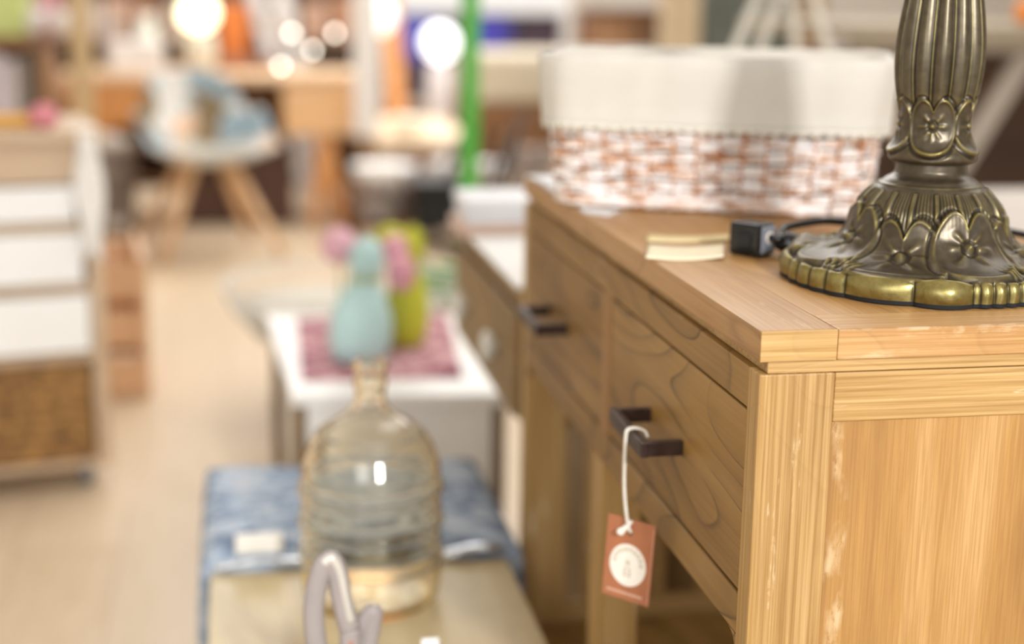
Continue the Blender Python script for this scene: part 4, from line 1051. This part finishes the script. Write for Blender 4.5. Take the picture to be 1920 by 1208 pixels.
# dark low rack with white crockery
rk = thing('display_rack', 'low dark brown display rack with white crockery, beyond the green stand', 'rack')
box('shelf_board', .09, 1.16, 4.86, 5.20, .205, .225, DKB, rk); box('shelf_board', .09, 1.16, 4.86, 5.20, .10, .12, DKB, rk)
for x in (.09, .60, 1.13):
    for y in (4.87, 5.16): box('leg', x, x+.03, y, y+.03, 0, .205, DKB, rk)
POR = plain('#fbfaf8', .25, 0, .01, 8, 'white_porcelain')
def dish(px, Y, rx, h, zb, label, cat='bowl', ry=None):
    p = on_y(px, 320, Y); t = lathe(cat if cat != 'bowl' else 'white_bowl', [(.001, 0), (.5, .0), (.62, .08*1), (.95, .7), (1.0, .86), (.97, .93), (.70, .99), (.001, 1.02)], POR, None, 40, loc=(p.x, Y, zb)); t.scale = (rx, ry or rx*.8, h); return tag(t, label, 'bowl' if cat != 'tray' else 'tray')
dish(720, 5.0, .135, .115, .2255, 'wide white oval covered dish on the dark display rack, left of the green stand')
dish(832, 5.0, .058, .12, .2255, 'tall white covered bowl on the dark display rack, next left of the green post')
dish(919, 5.0, .058, .12, .2255, 'tall white covered bowl on the dark display rack, right of the green post')
dish(712, 5.00, .088, .078, .1205, 'white bowl on the lower board of the dark display rack')
# black folding chair
BKP = plain('#15110f', .45, .1, .1, 20, 'black_paint')
fcx = thing('folding_chair', 'black folding chair with slanted frame, left of the green post', 'chair')
a0 = on_y(893, 218, 4.45); a1 = on_y(752, 425, 4.05)
for dx in (0, .20):
    bar('frame_leg', (a0.x+dx, 4.55, a0.z), (a1.x+dx, 4.05, max(a1.z-.15, 0.0)), .024, .02, BKP, fcx)
    bar('frame_leg', (a1.x+dx-.0, 4.45, .30), (a1.x+dx+.30, 4.15, 0), .026, .022, BKP, fcx)
a = on_y(765, 365, 4.2); b = on_y(862, 430, 4.2)
box('seat', a.x, b.x+.03, 4.12, 4.42, .34, .37, BKP, fcx); box('under_panel', a.x+.02, b.x+.02, 4.16, 4.40, .20, .3398, BKP, fcx)
ch2 = thing('metal_chair', 'dark metal chair behind the olive brown cabinet, right of the green post', 'chair')
for px in (925, 962, 1005):
    a = on_y(px+18, 235, 3.8); bar('back_bar', (a.x, 3.8, a.z), (a.x-.09, 3.7, .30), .018, .018, BKP, ch2)
a = on_y(905, 0, 3.7); box('seat', a.x-.02, a.x+.33, 3.55, 3.86, .30, .325, BKP, ch2)
for dx in (0, .28):
    for y in (3.57, 3.84): bar('leg', (a.x+dx, y, .3), (a.x+dx, y, 0), .02, .02, BKP, ch2)
p = on_y(985, 300, 4.6); o = box('grey_cushion', p.x-.06, p.x+.12, 4.55, 4.63, .02, .44, plain('#a8968a', .8, 0, .08, 8), bev=.02); tag(o, 'upright greyish cushion behind the dark metal chair', 'cushion')

# beige sofa/ottoman
BEI = cloth_mat('#cbbfa8', 'beige_upholstery', 200)
a = on_y(893, 0, 5.75).x; b = on_y(1290, 0, 5.75).x
so_ = thing('beige_settee', 'long beige upholstered settee on a brown wooden base, behind the basket', 'sofa')
box('cushion', a, b, 5.75, 6.4, .515, .735, BEI, so_, .03); box('base', a, b, 5.76, 6.4, .42, .5148, MDB, so_, .004)
for x in (a+.03, b-.07):
    for y in (5.80, 6.30): box('leg', x, x+.04, y, y+.04, 0, .42, DKB, so_)
# television on sideboard
sbx0 = on_y(722, 0, 7.3).x; sbx1 = on_y(1060, 0, 7.3).x
sd_ = thing('sideboard', 'brown low sideboard carrying the television, beyond the cream bench', 'sideboard'); box('carcass', sbx0-.05, sbx1+.2, 7.25, 7.65, .06, .345, MDB, sd_); box('top', sbx0-.07, sbx1+.22, 7.23, 7.67, .345, .365, MDB, sd_)
for x in (sbx0, sbx1+.1): box('foot', x, x+.04, 7.3, 7.6, 0, .06, DKB, sd_)
tv = thing('television', 'television with a dark purple and blue picture, standing on the sideboard', 'television', loc=(0, 0, 0))
def screen():
    s = NT('tv_picture'); o = s.tex(); g = s.n('ShaderNodeSeparateXYZ'); s.l.new(o, g.inputs[0])
    n = s.noise(o, 3.2, 2, .5, .4)
    d1 = s.math('ABSOLUTE', s.math('SUBTRACT', g.outputs[0], sbx0+.17)); d2 = s.math('ABSOLUTE', s.math('SUBTRACT', g.outputs[0], sbx0+.58))
    f = s.ramp(s.math('MINIMUM', d1, d2), [(.06, (1, 1, 1)), (.17, (0, 0, 0))])
    f = s.math('MULTIPLY', f, s.ramp(g.outputs[2], [(.60, (0, 0, 0)), (.68, (1, 1, 1))]))
    c = s.mix(f, s.ramp(n, [(.35, lin('#3a2a33')), (.65, lin('#5c4652'))]), lin('#4a44b4'))
    s.set(Base_Color=(.01, .01, .01, 1), Emission_Color=c, Emission_Strength=.9, Roughness=.25); return s.m
box('housing', sbx0, sbx1, 7.42, 7.46, .415, .880, plain('#151318', .4), tv); box('screen', sbx0+.012, sbx1-.012, 7.4185, 7.4198, .427, .868, screen(), tv, 0)
box('stand', (sbx0+sbx1)/2-.12, (sbx0+sbx1)/2+.12, 7.40, 7.50, .3653, .416, plain('#151318', .4), tv)
o = box('white_shelf', sbx0-.05, sbx1+.12, 7.72, 7.95, .88, 1.02, plain('#f0eeec', .5), bev=.004)
o.name = 'shelf_board_white'
wsf = thing('white_wall_shelf', 'white shelf unit behind the television', 'shelf'); o.parent = wsf; o.name = 'top_board'
for x in (sbx0-.05, sbx1+.09): box('side_board', x, x+.03, 7.72, 7.95, 0, .8798, plain('#f0eeec', .5), wsf)
p = on_y(825, 80, 6.9)
l2 = thing('lit_table_lamp', 'brightly lit white lamp on a white base, in front of the television', 'lamp', loc=(p.x, 6.9, 0))
bm = bmesh.new(); bmesh.ops.create_uvsphere(bm, u_segments=32, v_segments=20, radius=.092); bm_obj('shade', bm, emit('white_globe', '#fdfdff', 2.2), l2, smooth=True, loc=(0, 0, p.z))
lathe('base', [(.001, 0), (.10, 0), (.10, .015), (.055, .03), (.06, .2), (.075, .45), (.06, .62), (.02, p.z-.09)], plain('#e8dfdc', .4), l2, 32)
p = on_y(700, 30, 5.9); 
l3 = thing('paper_lantern', 'bright white paper lantern glowing behind the white column', 'lamp', loc=(p.x, 5.95, 0))
bm = bmesh.new(); bmesh.ops.create_uvsphere(bm, u_segments=32, v_segments=20, radius=.085); bm_obj('lantern_shade', bm, emit('lantern_glow', '#ffffff', 1.15), l3, smooth=True, loc=(.02, 0, p.z))
tube('pole', [(.02, 0, .402), (.02, 0, p.z-.1)], .008, POR, l3, 8)

# right background behind the basket
def panelY(name, px0, px1, Y, dep, z1, mat, label, cat, z0=0):
    a = on_y(px0, 40, Y).x; b = on_y(px1, 40, Y).x
    return tag(box(name, a, b, Y, Y+dep, z0, z1, mat, bev=.004), label, cat)
panelY('pale_cupboard', 1050, 1106, 8.0, .3, 1.4, plain('#d6c8b8', .6), 'pale beige narrow cupboard beyond the basket, left of the brown cabinet', 'cupboard')
bc = thing('brown_cabinet', 'dark brown cabinet with overhanging top, beyond the basket', 'cabinet')
a = on_y(1112, 0, 6.55).x; b = on_y(1262, 0, 6.55).x
box('carcass', a, b, 6.5, 6.9, 0, .90, MDB, bc); box('top', a-.02, b+.02, 6.46, 6.92, .90, .93, DKB, bc); m_ = (a+b)/2
box('door', a+.01, m_-.003, 6.485, 6.4998, .06, .88, wood('cab_door', '#80593c', '#966f4e', '#a8805c', axis='z', line=.1), bc); box('door', m_+.003, b-.01, 6.485, 6.4998, .06, .88, wood('cab_door_dark', '#4e3420', '#64452b', '#745234', axis='z', line=.1), bc)
panelY('grey_green_cupboard', 1318, 1500, 7.0, .3, 1.5, plain('#5b5f55', .7, 0, .2, 5), 'dark grey green cupboard far behind the white stool', 'cupboard')
panelY('tan_cupboard', 1502, 1545, 7.4, .3, 1.5, plain('#c09a74', .6), 'narrow tan cupboard far behind the rightmost leg of the white stool', 'cupboard')
panelY('beige_pillar', 1252, 1312, 4.6, .12, 2.4, plain('#cdb593', .6), 'beige square pillar beyond the basket, right of the brown cabinet', 'pillar')
a = on_y(1335, 40, 4.7); o = lathe('dark_plant_pot', [(.001, 0), (.09, 0), (.11, .25), (.12, .55), (.10, .9), (.06, 1.15), (.001, 1.16)], plain('#5b6058', .7, 0, .15, 6), None, 28, loc=(a.x+.03, 5.2, 0)); tag(o, 'tall dark grey green urn behind the white slatted stool', 'urn')
# white splayed stool/easel legs
sl = thing('white_stool', 'white wooden high stool with splayed legs, behind the basket', 'stool')
for (xa, xb) in ((1415, 1372), (1458, 1428), (1487, 1497), (1522, 1548)):
    a = on_y(xa, 0, 1.95); b = on_y(xb, 95, 1.95); d = b-a; e = a+d*((0-a.z)/d.z); t_ = a-d*((1.12-a.z)/-d.z)
    bar('leg', (t_.x, 1.95, t_.z), (e.x, 1.87 if xa in (1415, 1522) else 2.03, 0), .017, .015, plain('#d9d2c4', .5, 0, .03, 8), sl)
a = on_y(1408, 0, 1.95).x; b = on_y(1520, 0, 1.95).x
box('seat', a-.03, b+.03, 1.86, 2.04, 1.121, 1.145, plain('#d9d2c4', .5, 0, .03, 8), sl)
# trestle table
tt = thing('trestle_table', 'greige trestle table with crossed legs, standing behind the console at right', 'table')
GRG = plain('#a39580', .5, 0, .04, 6, 'greige_paint')
X0t = on_y(1560, 60, 2.35).x
box('tabletop', X0t, X0t+1.3, 2.3, 3.0, .925, .955, GRG, tt, .004)
box('apron', X0t+.04, X0t+1.26, 2.33, 2.35, .895, .9248, GRG, tt)
a = on_y(1640, 90, 2.36); b = on_y(1850, 330, 2.36); c = on_y(1965, 60, 2.36); d = on_y(1805, 300, 2.36)
def xleg(pa, pb, Y):
    A_ = on_y(pa[0], pa[1], Y); B_ = on_y(pb[0], pb[1], Y); dd = B_-A_; E0 = A_+dd*((.895-A_.z)/dd.z); E1 = A_+dd*((0-A_.z)/dd.z)
    bar('crossed_leg', E0, E1, .05, .03, plain('#a89d90', .5, 0, .03, 6), tt)
xleg((1925, 100), (1825, 262), 2.38); xleg((1612, 100), (1700, 270), 2.42)
pc = panelY('dark_wood_cabinet', 1575, 2300, 3.15, .45, .86, wood('very_dark_wood', '#2e1c10', '#3f2817', '#4e3420', axis='x', line=.1, fibre=.4), 'dark brown wooden cabinet under and behind the trestle table', 'cabinet')
# pale bench surface right behind the console
pb = thing('pink_cloth_table', 'low table with pale pinkish cloth, just behind the bronze lamp at the right edge', 'table')
a = on_z(1835, 350, .70); box('cloth_top', .62, 1.5, .95, 1.55, .672, .682, cloth_mat('#c2b7ad', 'pink_grey_cloth'), pb, .003)
for x in (.64, 1.44):
    for y in (.97, 1.50): box('leg', x, x+.04, y, y+.04, 0, .672, MDB, pb)
a = on_y(1898, -2, 2.5); o = lathe('orange_fruit', [(.001, 0), (.02, .002), (.032, .02), (.03, .042), (.014, .056), (.001, .058)], plain('#ee8a1e', .5), None, 24, loc=(a.x, 2.42, .9553)); tag(o, 'orange fruit on the trestle table', 'fruit')

# ------------------------------------------------------------------ ceiling lights (real fittings, out of view above)
for (x, y) in ((-.2, .9), (-.2, 1.5), (-.2, 2.3), (1.4, 1.2), (1.4, 3.4), (-1.0, 4.2), (1.0, 5.6)):
    t = thing('ceiling_spot', 'small round ceiling spotlight above the sales floor', 'lamp', 'ceiling spotlights', loc=(x, y, 3.2))
    lathe('rim', [(.05, 0), (.075, 0), (.075, .1), (.05, .1)], plain('#f2f0ec', .4), t, 28)
    lathe('bulb', [(.001, .015), (.045, .015), (.045, .03), (.001, .03)], emit('spot_glow', '#fff4e2', 90), t, 24)
